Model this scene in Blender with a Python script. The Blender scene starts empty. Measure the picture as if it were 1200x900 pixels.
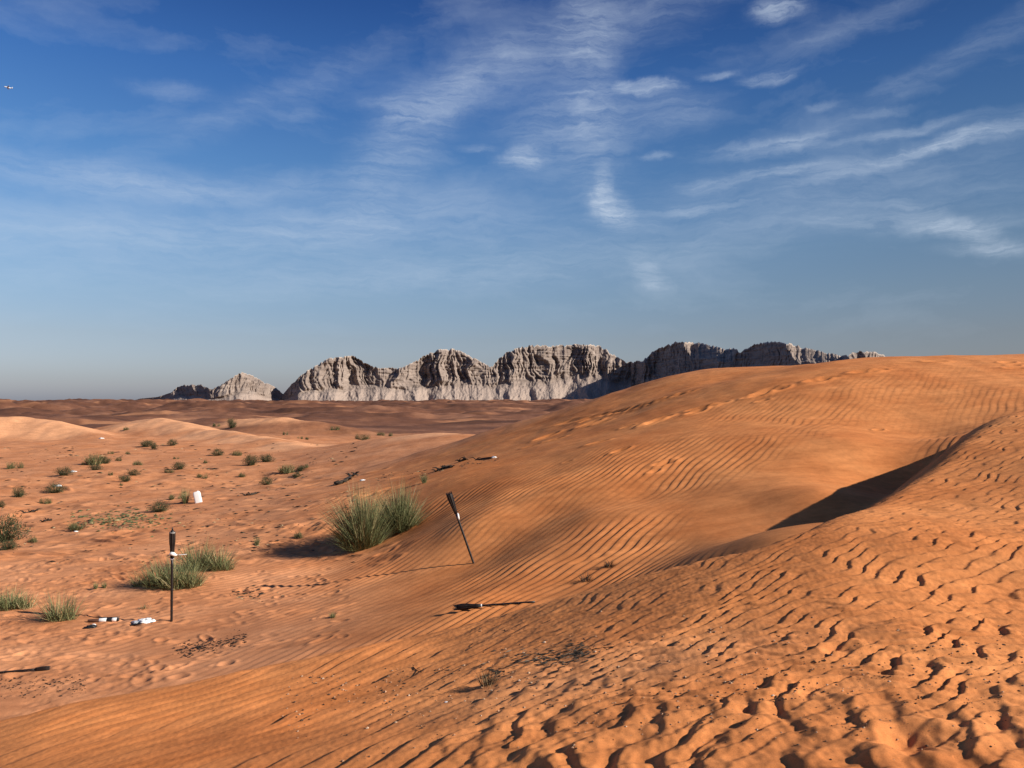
import bpy, math, random
import numpy as np
from mathutils import Vector, Matrix

# ------------------------------------------------------------------ scene, camera, world, sun
NSPOKE = 1650         # spokes of the ground sheet across the view
RQ = 1.0
SC = bpy.context.scene
COL = SC.collection
FPX = 906.0            # focal length in pixels of the 1200 px wide photograph
HOR = 470.0            # eye level row
CAMZ = 3.2             # eye height above the floor of the hollow
PITCH = math.atan((HOR - 450.0) / FPX)

cd = bpy.data.cameras.new('camera')
cam = bpy.data.objects.new('camera', cd)
COL.objects.link(cam)
cam.location = (0, 0, CAMZ)
cam.rotation_euler = (math.pi / 2 + PITCH, 0, 0)
cd.sensor_width = 36.0
cd.lens = 36.0 * FPX / 1200.0
cd.clip_start = 0.05
cd.clip_end = 80000
SC.camera = cam

SC.view_settings.view_transform = 'Standard'
SC.view_settings.look = 'None'
SC.view_settings.gamma = 1.0
SC.view_settings.exposure = 0.52
SC.view_settings.use_curve_mapping = False

SUN_EL = math.radians(26.5)
SUN_AZ = math.radians(103.0)      # clockwise from +Y (the view direction): to the right, slightly ahead
SUN_DIR = Vector((math.sin(SUN_AZ) * math.cos(SUN_EL), math.cos(SUN_AZ) * math.cos(SUN_EL), math.sin(SUN_EL)))
sl = bpy.data.lights.new('sun', 'SUN')
sl.energy = 5.0
sl.angle = math.radians(0.5)
sl.color = (1.0, 0.93, 0.83)
so = bpy.data.objects.new('sun', sl)
so.rotation_euler = SUN_DIR.to_track_quat('Z', 'Y').to_euler()
so.location = (60, 20, 60)
COL.objects.link(so)


def ray(px, py):
    """direction (dx, 1, dz) of a sight line through a point of the photograph"""
    cx, cy = (px - 600.0) / FPX, -(py - 450.0) / FPX
    c, s = math.cos(PITCH), math.sin(PITCH)
    y = c - cy * s
    z = s + cy * c
    return cx / y, z / y


def azel(px, py):
    dx, dz = ray(px, py)
    return math.atan(dx), math.atan2(dz, math.hypot(1, dx))


# ---- node helper
class NT:
    def __init__(s, tree):
        s.t = tree
        s.t.nodes.clear()

    def n(s, kind, **kw):
        nd = s.t.nodes.new(kind)
        for k, v in kw.items():
            if k == 'ins':
                for kk, vv in v.items():
                    if isinstance(vv, bpy.types.NodeSocket):
                        s.t.links.new(vv, nd.inputs[kk])
                    else:
                        nd.inputs[kk].default_value = vv
            else:
                setattr(nd, k, v)
        return nd

    def math(s, op, a, b=None, clamp=False):
        d = {0: a}
        if b is not None:
            d[1] = b
        return s.n('ShaderNodeMath', operation=op, use_clamp=clamp, ins=d).outputs[0]

    def mix(s, fac, a, b, blend='MIX'):
        nd = s.n('ShaderNodeMix', data_type='RGBA', blend_type=blend)
        for i, v in ((0, fac), (6, a), (7, b)):
            if isinstance(v, bpy.types.NodeSocket):
                s.t.links.new(v, nd.inputs[i])
            else:
                nd.inputs[i].default_value = v
        return nd.outputs[2]

    def ramp(s, fac, stops, interp='LINEAR'):
        nd = s.n('ShaderNodeValToRGB')
        s.t.links.new(fac, nd.inputs[0])
        cr = nd.color_ramp
        cr.interpolation = interp
        while len(cr.elements) > 1:
            cr.elements.remove(cr.elements[-1])
        for i, (p, c) in enumerate(stops):
            if not hasattr(c, '__len__'):
                c = (c, c, c)
            e = cr.elements[0] if i == 0 else cr.elements.new(p)
            e.position = p
            e.color = (c[0], c[1], c[2], 1)
        return nd.outputs[0]

    def noise(s, vec, scale, detail=4, rough=0.55, dist=0.0, lac=2.0):
        return s.n('ShaderNodeTexNoise', noise_dimensions='3D',
                   ins={'Vector': vec, 'Scale': scale, 'Detail': detail, 'Roughness': rough,
                        'Distortion': dist, 'Lacunarity': lac})

    def link(s, a, b):
        s.t.links.new(a, b)


# ------------------------------------------------------------------ sky: Nishita plus thin cirrus, by direction
# clear desert air, halved: the ramp is doubled below
SKY_GAIN = [(0.0, (0.372, 0.381, 0.539)), (0.045, (0.33, 0.339, 0.456)), (0.131, (0.326, 0.321, 0.381)), (0.217, (0.321, 0.344, 0.395)), (0.309, (0.302, 0.358, 0.419)), (0.383, (0.265, 0.349, 0.437)), (0.484, (0.205, 0.321, 0.442)), (0.645, (0.135, 0.26, 0.432)), (0.8, (0.082, 0.177, 0.349)), (1.0, (0.065, 0.153, 0.326))]
W = bpy.data.worlds.new('World')
SC.world = W
W.use_nodes = True
w = NT(W.node_tree)
sky = w.n('ShaderNodeTexSky', sky_type='NISHITA')
sky.sun_disc = False
sky.sun_elevation = SUN_EL
sky.sun_rotation = SUN_AZ
sky.altitude = 100
sky.air_density = 1.0
sky.dust_density = 1.2
sky.ozone_density = 2.0
tc = w.n('ShaderNodeTexCoord').outputs['Generated']
nrm = w.n('ShaderNodeVectorMath', operation='NORMALIZE', ins={0: tc}).outputs[0]
sp = w.n('ShaderNodeSeparateXYZ', ins={0: nrm})
el = w.math('ARCSINE', sp.outputs[2])
az = w.math('ARCTAN2', sp.outputs[0], sp.outputs[1])
p0 = w.n('ShaderNodeCombineXYZ', ins={0: az, 1: el, 2: 0.0}).outputs[0]
# warp the cloud coordinates
wn = w.noise(p0, 9.0, 4, 0.6)
wv = w.n('ShaderNodeVectorMath', operation='SUBTRACT', ins={0: wn.outputs['Color'], 1: (0.5, 0.5, 0.5)}).outputs[0]
wv = w.n('ShaderNodeVectorMath', operation='MULTIPLY', ins={0: wv, 1: (0.055, 0.03, 0.0)}).outputs[0]
pw = w.n('ShaderNodeVectorMath', operation='ADD', ins={0: p0, 1: wv}).outputs[0]
wn2 = w.noise(p0, 55.0, 4, 0.65)
wv2 = w.n('ShaderNodeVectorMath', operation='SUBTRACT', ins={0: wn2.outputs['Color'], 1: (0.5, 0.5, 0.5)}).outputs[0]
wv2 = w.n('ShaderNodeVectorMath', operation='MULTIPLY', ins={0: wv2, 1: (0.026, 0.009, 0.0)}).outputs[0]
pw = w.n('ShaderNodeVectorMath', operation='ADD', ins={0: pw, 1: wv2}).outputs[0]

# place in the sky (in photograph units), half length, half width, tilt up to the right, strength
CLOUDS = [
    (912, 11, 40, 12, -3, .75), (758, 101, 42, 9, -4, .75), (735, 98, 14, 9, 0, .3), (897, 90, 38, 8, 0, .5), (835, 86, 24, 6, 0, .35),
    (612, 185, 38, 17, 6, .6), (716, 242, 34, 26, -30, .65), (709, 218, 16, 30, 0, .35), (762, 326, 30, 20, -35, .45),
    (745, 255, 40, 14, -15, .2),
    (905, 172, 80, 11, 5, .4), (1090, 172, 150, 9, 10, .42), (1150, 160, 70, 8, 5, .3), (920, 203, 80, 8, 3, .35),
    (1060, 155, 110, 7, 3, .3), (1128, 268, 70, 17, -28, .4), (1075, 262, 120, 13, -5, .3), (1165, 292, 60, 10, -8, .3),
    (820, 245, 60, 9, 0, .3), (825, 220, 40, 11, 0, .25), (692, 85, 45, 130, 5, .3), (680, 170, 80, 70, 20, .2),
    (468, 172, 95, 46, 38, .28), (500, 125, 70, 26, 30, .16), (545, 95, 110, 34, 24, .24), (650, 45, 190, 40, 24, .17), (760, 15, 190, 34, 20, .17),
    (120, 208, 170, 22, -2, .36), (330, 112, 200, 22, 26, .16), (205, 107, 45, 12, 0, .2), (350, 132, 30, 9, 10, .22),
    (458, 121, 38, 7, -4, .26), (778, 132, 75, 28, 0, .25), (640, 140, 90, 40, 10, .2), (300, 270, 330, 26, 4, .16),
    (560, 320, 430, 26, 6, .13), (450, 245, 150, 34, 8, .2), (1110, 75, 190, 16, 20, .16), (1030, 18, 150, 14, 15, .16),
    (772, 181, 22, 6, 0, .3), (968, 124, 24, 5, 0, .25), (1040, 130, 36, 5, 0, .2), (558, 170, 20, 6, 0, .25),
    (1000, 215, 260, 50, -4, .14), (330, 215, 200, 20, 8, .16), (600, 290, 500, 60, 3, .14), (100, 290, 300, 50, 0, .14),
]
acc = None
for (cx_, cy_, hl, hw, ang, amt) in CLOUDS:
    a_, e_ = azel(cx_, cy_)
    mp = w.n('ShaderNodeMapping', vector_type='TEXTURE',
             ins={'Vector': pw, 'Location': (a_, e_, 0), 'Rotation': (0, 0, math.radians(ang)),
                  'Scale': (hl * 1.2 / FPX, hw * 1.2 / FPX, 1)}).outputs[0]
    ln = w.n('ShaderNodeVectorMath', operation='LENGTH', ins={0: mp}).outputs['Value']
    mr = w.n('ShaderNodeMapRange', interpolation_type='SMOOTHERSTEP',
             ins={'Value': ln, 'From Min': 0.0, 'From Max': 1.15, 'To Min': amt * 0.72, 'To Max': 0.0}).outputs[0]
    acc = mr if acc is None else w.math('ADD', acc, mr)
# fibrous structure
fm = w.n('ShaderNodeMapping', ins={'Vector': pw, 'Rotation': (0, 0, math.radians(-9)), 'Scale': (0.8, 5.5, 1)}).outputs[0]
fib = w.noise(fm, 16.0, 9, 0.70, 0.5).outputs['Fac']
fibm = w.n('ShaderNodeMapRange', ins={'Value': fib, 'From Min': 0.36, 'From Max': 0.64, 'To Min': 0.35, 'To Max': 1.2}).outputs[0]
cl = w.math('MULTIPLY', acc, fibm)
# a thin uneven veil everywhere
vm = w.n('ShaderNodeMapping', ins={'Vector': pw, 'Rotation': (0, 0, math.radians(-14)), 'Scale': (1.0, 3.2, 1), 'Location': (3.1, 1.7, 0)}).outputs[0]
veil = w.noise(vm, 4.2, 6, 0.6, 0.3).outputs['Fac']
veil = w.n('ShaderNodeMapRange', ins={'Value': veil, 'From Min': 0.48, 'From Max': 0.78, 'To Min': 0.0, 'To Max': 0.20}).outputs[0]
cl = w.math('ADD', cl, veil)
cl = w.math('MINIMUM', cl, 0.92)
# no clouds below the horizon band
hf = w.n('ShaderNodeMapRange', interpolation_type='SMOOTHSTEP', ins={'Value': el, 'From Min': 0.02, 'From Max': 0.14}).outputs[0]
cl = w.math('MULTIPLY', cl, hf)
gain = w.ramp(w.n('ShaderNodeMapRange', ins={'Value': el, 'From Min': 0.0, 'From Max': 0.6}).outputs[0],
              SKY_GAIN)
azg = w.n('ShaderNodeMapRange', interpolation_type='SMOOTHSTEP',
          ins={'Value': az, 'From Min': -0.15, 'From Max': 0.9, 'To Min': 2.0, 'To Max': 1.0}).outputs[0]
gain = w.n('ShaderNodeVectorMath', operation='SCALE', ins={0: gain, 'Scale': azg}).outputs[0]
base = w.mix(1.0, sky.outputs[0], gain, 'MULTIPLY')
cloud_col = w.n('ShaderNodeRGB')
cloud_col.outputs[0].default_value = (4.15, 4.8, 5.7, 1)
colr = w.mix(cl, base, cloud_col.outputs[0])
bg = w.n('ShaderNodeBackground', ins={'Color': colr, 'Strength': 0.1})
wo = w.n('ShaderNodeOutputWorld', ins={'Surface': bg.outputs[0]})


# ------------------------------------------------------------------ noise on arrays
def _hash(ix, iy, seed):
    h = (ix.astype(np.uint32) * np.uint32(374761393) + iy.astype(np.uint32) * np.uint32(668265263)
         + np.uint32(seed * 1442695 + 97))
    h = (h ^ (h >> np.uint32(13))) * np.uint32(1274126177)
    return h ^ (h >> np.uint32(16))


_ANG = np.linspace(0, 2 * np.pi, 256, endpoint=False)
_GX, _GY = np.cos(_ANG).astype(np.float32), np.sin(_ANG).astype(np.float32)


def gn(x, y, seed=0):
    """gradient noise, about -1..1"""
    x0 = np.floor(x); y0 = np.floor(y)
    fx = (x - x0).astype(np.float32); fy = (y - y0).astype(np.float32)
    ix = x0.astype(np.int64); iy = y0.astype(np.int64)
    u = fx * fx * fx * (fx * (fx * 6 - 15) + 10)
    v = fy * fy * fy * (fy * (fy * 6 - 15) + 10)

    def g(dx, dy):
        h = _hash((ix + dx) & 0xffffff, (iy + dy) & 0xffffff, seed) & np.uint32(255)
        return _GX[h] * (fx - dx) + _GY[h] * (fy - dy)
    a = g(0, 0); b = g(1, 0); c = g(0, 1); d = g(1, 1)
    return ((a + u * (b - a)) * (1 - v) + (c + u * (d - c)) * v) * 1.5


def fbm(x, y, seed=0, octs=4, gain=0.5, lac=2.03):
    o = 0; amp = 1.0
    for i in range(octs):
        o = o + amp * gn(x, y, seed + 17 * i)
        x = x * lac + 3.7; y = y * lac - 1.9
        amp *= gain
    return o


def ss(a, b, x):
    t = np.clip((x - a) / (b - a), 0, 1)
    return t * t * (3 - 2 * t)


# ------------------------------------------------------------------ the lie of the land, as surveyed spot heights
class TPS:
    def __init__(s, pts, val, smooth=1e-4):
        P = np.asarray(pts, float); n = len(P)
        s.P = P
        K = s.k(P, P) + np.eye(n) * smooth
        A = np.zeros((n + 3, n + 3))
        A[:n, :n] = K
        A[:n, n] = 1; A[:n, n + 1:] = P
        A[n, :n] = 1; A[n + 1:, :n] = P.T
        b = np.zeros(n + 3); b[:n] = val
        s.w = np.linalg.solve(A, b)

    def k(s, A, B):
        d2 = ((A[:, None, :] - B[None, :, :]) ** 2).sum(-1)
        return 0.5 * d2 * np.log(d2 + 1e-12)

    def __call__(s, x, y):
        x = np.asarray(x, np.float64); y = np.asarray(y, np.float64)
        o = s.w[-3] + s.w[-2] * x + s.w[-1] * y
        for (px, py), wt in zip(s.P, s.w[:-3]):
            d2 = (x - px) ** 2 + (y - py) ** 2
            o = o + (0.5 * wt) * d2 * np.log(d2 + 1e-12)
        return o


def wp(px, py, Y):
    dx, dz = ray(px, py)
    return dx * Y, Y, dz * Y


# the hollow, the big dune across it and the low dunes beyond: (px, py, distance), or (px, None, distance, height)
BACK = [
    (201, 728, 10.7), (30, 787, 8.7), (70, 727, 10.7), (210, 690, 12.4), (0, 713, 11.3), (430, 643, 15.2), (470, 620, 16.8),
    (555, 660, 13.5), (570, 713, 10.2), (300, 700, 12.0), (300, 656, 14.5), (10, 628, 18.5), (90, 618, 19.4), (187, 600, 21.5),
    (230, 587, 24), (65, 578, 27), (294, 578, 26), (410, 566, 25), (16, 548, 38), (120, 545, 39), (294, 544, 39), (350, 552, 36),
    (171, 522, 56), (10, 515, 62), (100, 514, 63), (255, 531, 50),
    (30, 511, 76), (112, 508, 80), (250, 506, 80), (375, 527, 52), (350, 506, 100), (400, 504, 112), (150, 502, 100), (440, 513, 80), (400, 514, 80),
    (470, 518, 58), (430, 527, 50), (540, 513, 45), (400, 540, 38), (470, 545, 30),
    # big dune: flank
    (700, 600, 14.0), (700, 560, 16.2), (640, 600, 15.0), (598, 629, 14.2), (650, 645, 12.6), (640, 550, 18.2), (560, 560, 19.5), (500, 590, 18.6), (560, 610, 15.0),
    (800, 520, 17.8), (760, 580, 15.0), (900, 480, 20.5), (1000, 520, 16.2), (1000, 460, 21), (900, 600, 12.6), (870, 540, 16.0),
    (800, 645, 11.4), (700, 690, 10.3), (640, 704, 10.2), (960, 575, 12.9), (1100, 470, 20), (1200, 448, 21.0), (1100, 512, 17.4),
    (1050, 548, 15.4), (700, 505, 23), (620, 520, 25),
    # big dune: crest and skyline
    (1200, 417, 26), (1100, 418, 26), (1050, 419.5, 26), (975, 424, 26), (912, 437, 25.5), (870, 444, 25), (810, 461, 25),
    (933, 429, 31), (867, 430, 32), (825, 433.5, 32), (779, 442, 32), (733, 457, 32), (704, 465.5, 32), (650, 484, 33), (610, 494, 34),
    (858, 445, 28), (800, 452, 28.5), (730, 474, 28),
    (1300, 416, 26), (1500, 420, 26), (1500, 470, 20),
    # trough between it and the near dune
    (1000, None, 11.0, -1.95), (955, None, 9.7, -1.55), (915, None, 9.0, -1.60), (870, None, 8.9, -1.78), (1100, None, 13.7, -1.85), (1150, None, 14.6, -1.15), (1200, None, 15.4, -0.42), (1320, None, 16.5, -0.30),
    (1500, None, 17, -0.1),
    # behind the crest
    (1200, None, 45, -2.5), (1000, None, 46, -3.0), (850, None, 48, -3.2), (720, None, 50, -3.4), (620, None, 55, -3.4), (1500, None, 45, -2.0),
    # far floor
    (-300, None, 130, -4.2), (100, None, 150, -4.4), (350, None, 160, -4.2), (600, None, 130, -4.2), (850, None, 130, -4.4), (1100, None, 130, -4.4), (1500, None, 130, -4.4),
    # under the near dune
    (-400, None, 6, -3.4), (0, None, 5, -3.5), (300, None, 5, -3.5), (600, None, 5, -3.5), (900, None, 5, -3.3), (1200, None, 5, -3.0), (1500, None, 5, -3.0),
    (-400, None, 12, -3.0), (-400, None, 30, -3.3), (-400, None, 70, -2.6),
]
bp, bv = [], []
for q in BACK:
    if len(q) == 3:
        if q[0] < 500 and q[2] < 45:                  # the hollow lies a little deeper than its rim suggests
            q = (q[0], q[1], q[2] * (1 + 0.13 * min(1, (500 - q[0]) / 90.0) * min(1, (45 - q[2]) / 12.0)))
        X, Y, Z = wp(*q)
    else:
        X, Y, Z = ray(q[0], 450)[0] * q[2], q[2], q[3]
    r = math.hypot(X, Y)
    bp.append((math.atan2(X, Y), math.log(r)))
    bv.append(Z / r)
tps_back = TPS(bp, bv, 2e-4)

# the near dune the camera stands on
NEAR = [
    (600, 900, 3.5), (0, 890, 5.3), (300, 890, 4.4), (900, 890, 3.2), (1200, 890, 3.0),
    (0, 852, 6.6), (200, 812, 6.9), (400, 767, 7.1), (600, 723, 7.2), (800, 670, 6.8), (970, 622, 7.0), (1050, 590, 8.3), (1100, 559, 9.5), (1150, 517, 11.0),
    (1200, 485, 12.6), (1300, 478, 14.4), (1700, None, 12, -0.75), (2400, None, 6, -0.95), (2400, None, 2, -1.25), (1500, None, 7, -0.75), (890, 647, 6.8),
    (1000, 700, 5.45), (1200, 600, 7.6), (1200, 700, 5.5), (800, 760, 5.0), (600, 800, 5.0), (400, 830, 5.4), (1100, 640, 6.4),
    (-300, 940, 6.5),
    (600, None, 1.0, -1.58), (100, None, 1.2, -1.7), (1200, None, 1.2, -1.5), (600, None, -3.0, -1.5), (600, None, -8, -1.5),
]
npt, nv = [], []
for q in NEAR:
    if len(q) == 3:
        X, Y, Z = wp(*q)
    else:
        X, Y, Z = ray(q[0], 450)[0] * abs(q[2]), q[2], q[3]
    npt.append((X, Y)); nv.append(Z)
tps_near = TPS(npt, nv, 1e-2)
LIP = [wp(*q)[:2] for q in [(-700, 900, 9.5), (-300, 890, 7.4), (0, 852, 6.8), (200, 812, 6.9), (400, 767, 7.1), (600, 723, 7.2), (800, 672, 6.9), (890, 647, 6.8), (970, 622, 7.1), (1050, 590, 8.4), (1100, 559, 9.6), (1150, 517, 11.1),
                           (1200, 485, 12.7), (1290, 470, 14.8), (1500, 470, 18.0), (2200, 470, 16.0)]]
LIP_T = [math.atan2(a, b) for a, b in LIP]
LIP_R = [math.hypot(a, b) for a, b in LIP]


# low dunes beyond the hollow, by their crest lines (px, py, distance), flank slope, roundness
DUNES = [
    ([(-120, 490, 70), (-30, 486, 74), (25, 484, 76), (60, 489, 75), (95, 500, 72), (125, 510, 68)], 0.30, 0.9),
    ([(135, 499, 90), (160, 490, 88), (185, 487.5, 86), (205, 491, 83), (225, 497, 79)], 0.26, 1.2),
    ([(215, 499, 80), (260, 502, 73), (300, 508.5, 66), (340, 517, 59), (375, 526, 53)], 0.26, 0.8),
    ([(245, 497, 125), (285, 490, 118), (330, 488.5, 114), (370, 493, 112), (410, 502, 108)], 0.22, 1.5),
    ([(440, 517, 58), (470, 510, 54), (510, 506.5, 50), (545, 508, 46)], 0.20, 1.5),
]


def base_height(x, y):
    """smooth land: returns z (relative to the eye), near-dune share"""
    r = np.sqrt(x * x + y * y) + 1e-9
    th = np.clip(np.arctan2(x, y), -0.9, 0.88)
    lr = np.clip(np.log(r), math.log(4.5), math.log(150))
    zb = tps_back(th, lr) * np.exp(lr)
    # the gravel plain beyond
    t = ss(math.log(95), math.log(170), np.log(r))
    zb = zb * (1 - t) + t * (-4.6 - 0.0006 * np.minimum(r, 3000))
    m = (r > 35) & (r < 200) & (y > 0)
    if m.any():
        xm, ym, zm = x[m], y[m], zb[m]
        for crest, slope, wd in DUNES:
            P = [wp(*c) for c in crest]
            best = np.full(xm.shape, -50.0)
            for (x0, y0, z0), (x1, y1, z1) in zip(P[:-1], P[1:]):
                L2 = (x1 - x0) ** 2 + (y1 - y0) ** 2
                f = np.clip(((xm - x0) * (x1 - x0) + (ym - y0) * (y1 - y0)) / L2, 0, 1)
                d_ = np.hypot(xm - x0 - f * (x1 - x0), ym - y0 - f * (y1 - y0))
                best = np.maximum(best, z0 + f * (z1 - z0) - slope * (np.sqrt(d_ * d_ + wd * wd) - wd))
            k = 0.25
            dd_ = best - zm
            zm = 0.5 * (best + zm + np.sqrt(dd_ * dd_ + k * k) - k * 0.6)
        zb[m] = zm
    zn = np.full_like(zb, -30.0)
    m = (r < 32) & (y < 24)
    xm, ym = x[m], y[m]
    v = tps_near(np.clip(xm, -8, 14), np.clip(ym, -6, 16))
    dl = np.full(xm.shape, 1e9)
    for (x0, y0), (x1, y1) in zip(LIP[:-1], LIP[1:]):
        f = np.clip(((xm - x0) * (x1 - x0) + (ym - y0) * (y1 - y0)) / ((x1 - x0) ** 2 + (y1 - y0) ** 2), 0, 1)
        dl = np.minimum(dl, np.hypot(xm - x0 - f * (x1 - x0), ym - y0 - f * (y1 - y0)))
    tm = np.arctan2(xm, ym)
    out = r[m] > np.interp(tm, LIP_T, LIP_R)
    wl_ = 0.35
    steep = np.interp(tm, [-0.5, -0.1, 0.15, 0.42, 0.50, 0.545, 0.60], [0.42, 0.42, 0.62, 0.92, 0.85, 0.55, 0.22])
    v = v - np.where(out & (ym > 0), steep * (np.sqrt(dl * dl + wl_ * wl_) - wl_), 0.0)
    v = v - 0.6 * np.maximum(0, np.abs(tm) - 1.0) * np.maximum(0, r[m] - 6) - 0.03 * np.maximum(0, r[m] - 18) ** 2 - np.where(ym <= 0, 0.05 * np.maximum(0, r[m] - 6) ** 2, 0)
    zn[m] = v
    k = 0.16
    d = zn - zb
    z = 0.5 * (zn + zb + np.sqrt(d * d + k * k))
    share = 1 / (1 + np.exp(-np.clip(d / 0.10, -40, 40)))
    return z, share


# ---- sheet: rings and spokes round the viewer, dense where it matters, out past the horizon
th = np.concatenate([np.linspace(-math.pi, -1.25, 40, endpoint=False), np.linspace(-1.25, -0.80, 110, endpoint=False), np.linspace(-0.80, -0.645, 80, endpoint=False),
                     np.linspace(-0.645, 0.645, NSPOKE, endpoint=False),
                     np.linspace(0.645, 0.80, 80, endpoint=False), np.linspace(0.80, 1.25, 110, endpoint=False), np.linspace(1.25, math.pi, 40, endpoint=False)])


def logr(a, b, n):
    return np.exp(np.linspace(math.log(a), math.log(b), n, endpoint=False))


rr = np.concatenate([logr(0.15, 2.4, 40), logr(2.4, 5, int(330 * RQ)), logr(5, 32, int(1020 * RQ)), logr(32, 130, 340), logr(130, 3000, 260), logr(3000, 40000, 30), [40000.0]])
NR, NTH = len(rr), len(th)
R, T = np.meshgrid(rr, th, indexing='ij')
X = R * np.sin(T); Y = R * np.cos(T)
Z, SH = base_height(X.ravel(), Y.ravel())
Z = Z.reshape(NR, NTH); SH = SH.reshape(NR, NTH)
YY = np.maximum(Y, 0.05)
PX = 600 + FPX * X / YY                       # bearings, used to say which patch of sand carries which pattern
PY = HOR - FPX * Z / YY
ZS = Z.copy()                                 # smooth land, kept for reference

# near field rows only
n1 = int(np.searchsorted(rr, 60.0))
x, y, sh = X[:n1], Y[:n1], SH[:n1]
px, py, r = PX[:n1], PY[:n1], R[:n1]


def ripples(x, y, lam, phi, seed, sing=0.5, warp=0.5, wl=1.2, steep=0.5, stretch=2.5, flip=False):
    """wind ripples: crest lines at angle phi from +x, with forks where the phase turns round"""
    c, s = math.cos(phi), math.sin(phi)
    u = x * c + y * s                # along the crest
    v = x * s - y * c                # across it
    ph = 2 * np.pi * (v + warp * lam * fbm(u / wl, v / wl, seed + 5, 2)) / lam
    na = gn(u * sing / stretch, v * sing, seed + 1)
    nb = gn(u * sing / stretch + 31.7, v * sing + 11.3, seed + 2)
    ph = ph + np.arctan2(nb, na)
    if flip:
        ph = -ph
    return np.sin(ph) + steep * 0.5 * np.sin(2 * ph + 0.15) + steep * 0.25 * np.sin(3 * ph + 0.3)


D = np.zeros_like(x)
CREST = math.radians(53)

# soft unevenness
D += 0.03 * fbm(x / 2.3, y / 2.3, 3, 3) * ss(2.5, 7, r)
# ripples on the big dune and over the right of the hollow
side = ss(-260, 60, px - 330 + (py - 640) * 0.9 + 60 * gn(x / 2.0, y / 2.0, 9))
calm = ss(0.0, 1.0, np.clip(((px - 940) / 190) ** 2 + ((py - 575 + (px - 940) * 0.42) / 75) ** 2, 0, 4) - 0.25)   # smooth sand along the trough
calm2 = 0.22 + 0.85 * ss(-0.40, 0.45, fbm(x / 3.1, y / 3.1, 21, 2))
topf = 0.30 + 0.70 * ss(455, 545, py + (px - 1000) * 0.10)
fade = 1 - ss(22, 30, r)
A = (1 - sh) * side * calm * calm2 * topf * fade
patch = 0.7 + 0.5 * gn(x / 0.9, y / 0.9, 4)
D += A * patch * 0.0115 * ripples(x, y, 0.168, CREST, 40, sing=0.42, warp=0.55, wl=1.6, steep=0.45, stretch=3.5)
# foot of the near dune on the left: long low ripples
leftn = sh * (1 - ss(430, 720, px + 0.5 * (820 - py))) * ss(0.55, 0.98, sh)
D += leftn * (1 - 0.5 * ss(815, 880, py)) * (0.55 + 0.6 * ss(-0.5, 0.4, fbm(x / 1.1, y / 1.1, 33, 2))) * 0.017 * ripples(x, y, 0.21, math.radians(47), 60, sing=0.6, warp=0.7, wl=1.0, steep=0.55, stretch=3)
# near dune: broken, scalloped ripples
rn = sh * ss(420, 760, px + 0.55 * (820 - py)) * ss(0.5, 0.95, sh)
wx = x + 0.045 * fbm(x / 0.4, y / 0.4, 71, 2); wy = y + 0.045 * fbm(x / 0.4, y / 0.4, 72, 2)
rp1 = ripples(wx, wy, 0.125, math.radians(-12), 80, sing=1.35, warp=0.6, wl=0.6, steep=0.75, stretch=3.0, flip=True)
rp2 = ripples(wx, wy, 0.132, math.radians(30), 90, sing=1.05, warp=0.75, wl=0.5, steep=0.6, stretch=3.0)
rp3 = ripples(x, y, 0.075, math.radians(8), 93, sing=2.6, warp=0.6, wl=0.4, steep=0.6, stretch=2.5, flip=True)
lum = fbm(x / 0.12, y / 0.17, 95, 3, 0.55)
edge = 0.50 + 0.50 * ss(20, 120, py - (705 - (px - 640) * 0.30))          # calmer at the lip
grow = 0.75 + 0.45 * ss(690, 860, py)
lob = ss(775, 850, py + 34 * gn(x / 0.7, y / 0.5, 98)) * ss(430, 660, px) * sh
vary = 0.75 + 0.45 * ss(-0.5, 0.5, fbm(x / 0.8, y / 0.6, 97, 2))
D += rn * edge * grow * vary * (1 - 0.72 * lob) * (0.0050 * rp1 + 0.0118 * rp2 + 0.0026 * rp3 + 0.0052 * lum)
# bulging lobes along the bottom
lx = x + 0.06 * gn(x / 0.35, y / 0.35, 99); ly = y + 0.05 * gn(x / 0.3, y / 0.3, 100)
lb = ripples(lx, ly, 0.235, math.radians(72), 120, sing=1.1, warp=0.7, wl=0.6, steep=0.45, stretch=1.6)
lc = ripples(lx, ly, 0.20, math.radians(-10), 122, sing=1.6, warp=0.7, wl=0.5, steep=0.4, stretch=1.6, flip=True)
D += lob * (0.0092 * lb + 0.0062 * lc * ss(-0.4, 0.6, gn(x / 0.5, y / 0.5, 124)) + 0.015 * fbm(x / 0.55, y / 0.45, 125, 2) + 0.006 * fbm(x / 0.09, y / 0.12, 128, 2))
# trodden sand in the hollow, left
tr = (1 - sh) * (1 - side) * (1 - ss(16, 40, r))
tread = ss(-0.1, 0.5, fbm(x / 1.7, y / 1.7, 131, 2) + 0.45 * ss(640, 700, py) - 0.1)
lump = fbm(x / 0.30, y / 0.30, 133, 3, 0.55)
D += tr * tread * 0.030 * np.minimum(lump, 0.25) + tr * 0.010 * fbm(x / 0.7, y / 0.7, 137, 3)
far = (1 - sh) * ss(15, 24, r)
D += far * (1 - side * 0.75) * 0.10 * fbm(x / 3.0, y / 3.0, 141, 4, 0.55) * (1 - 0.6 * ss(40, 60, r))
D *= 1.0 - 0.0 * r
# fine grain
D += 0.0012 * gn(x / 0.035, y / 0.035, 151) * (1 - ss(7, 12, r)) * (0.4 + sh)

Z[:n1] += D


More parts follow.
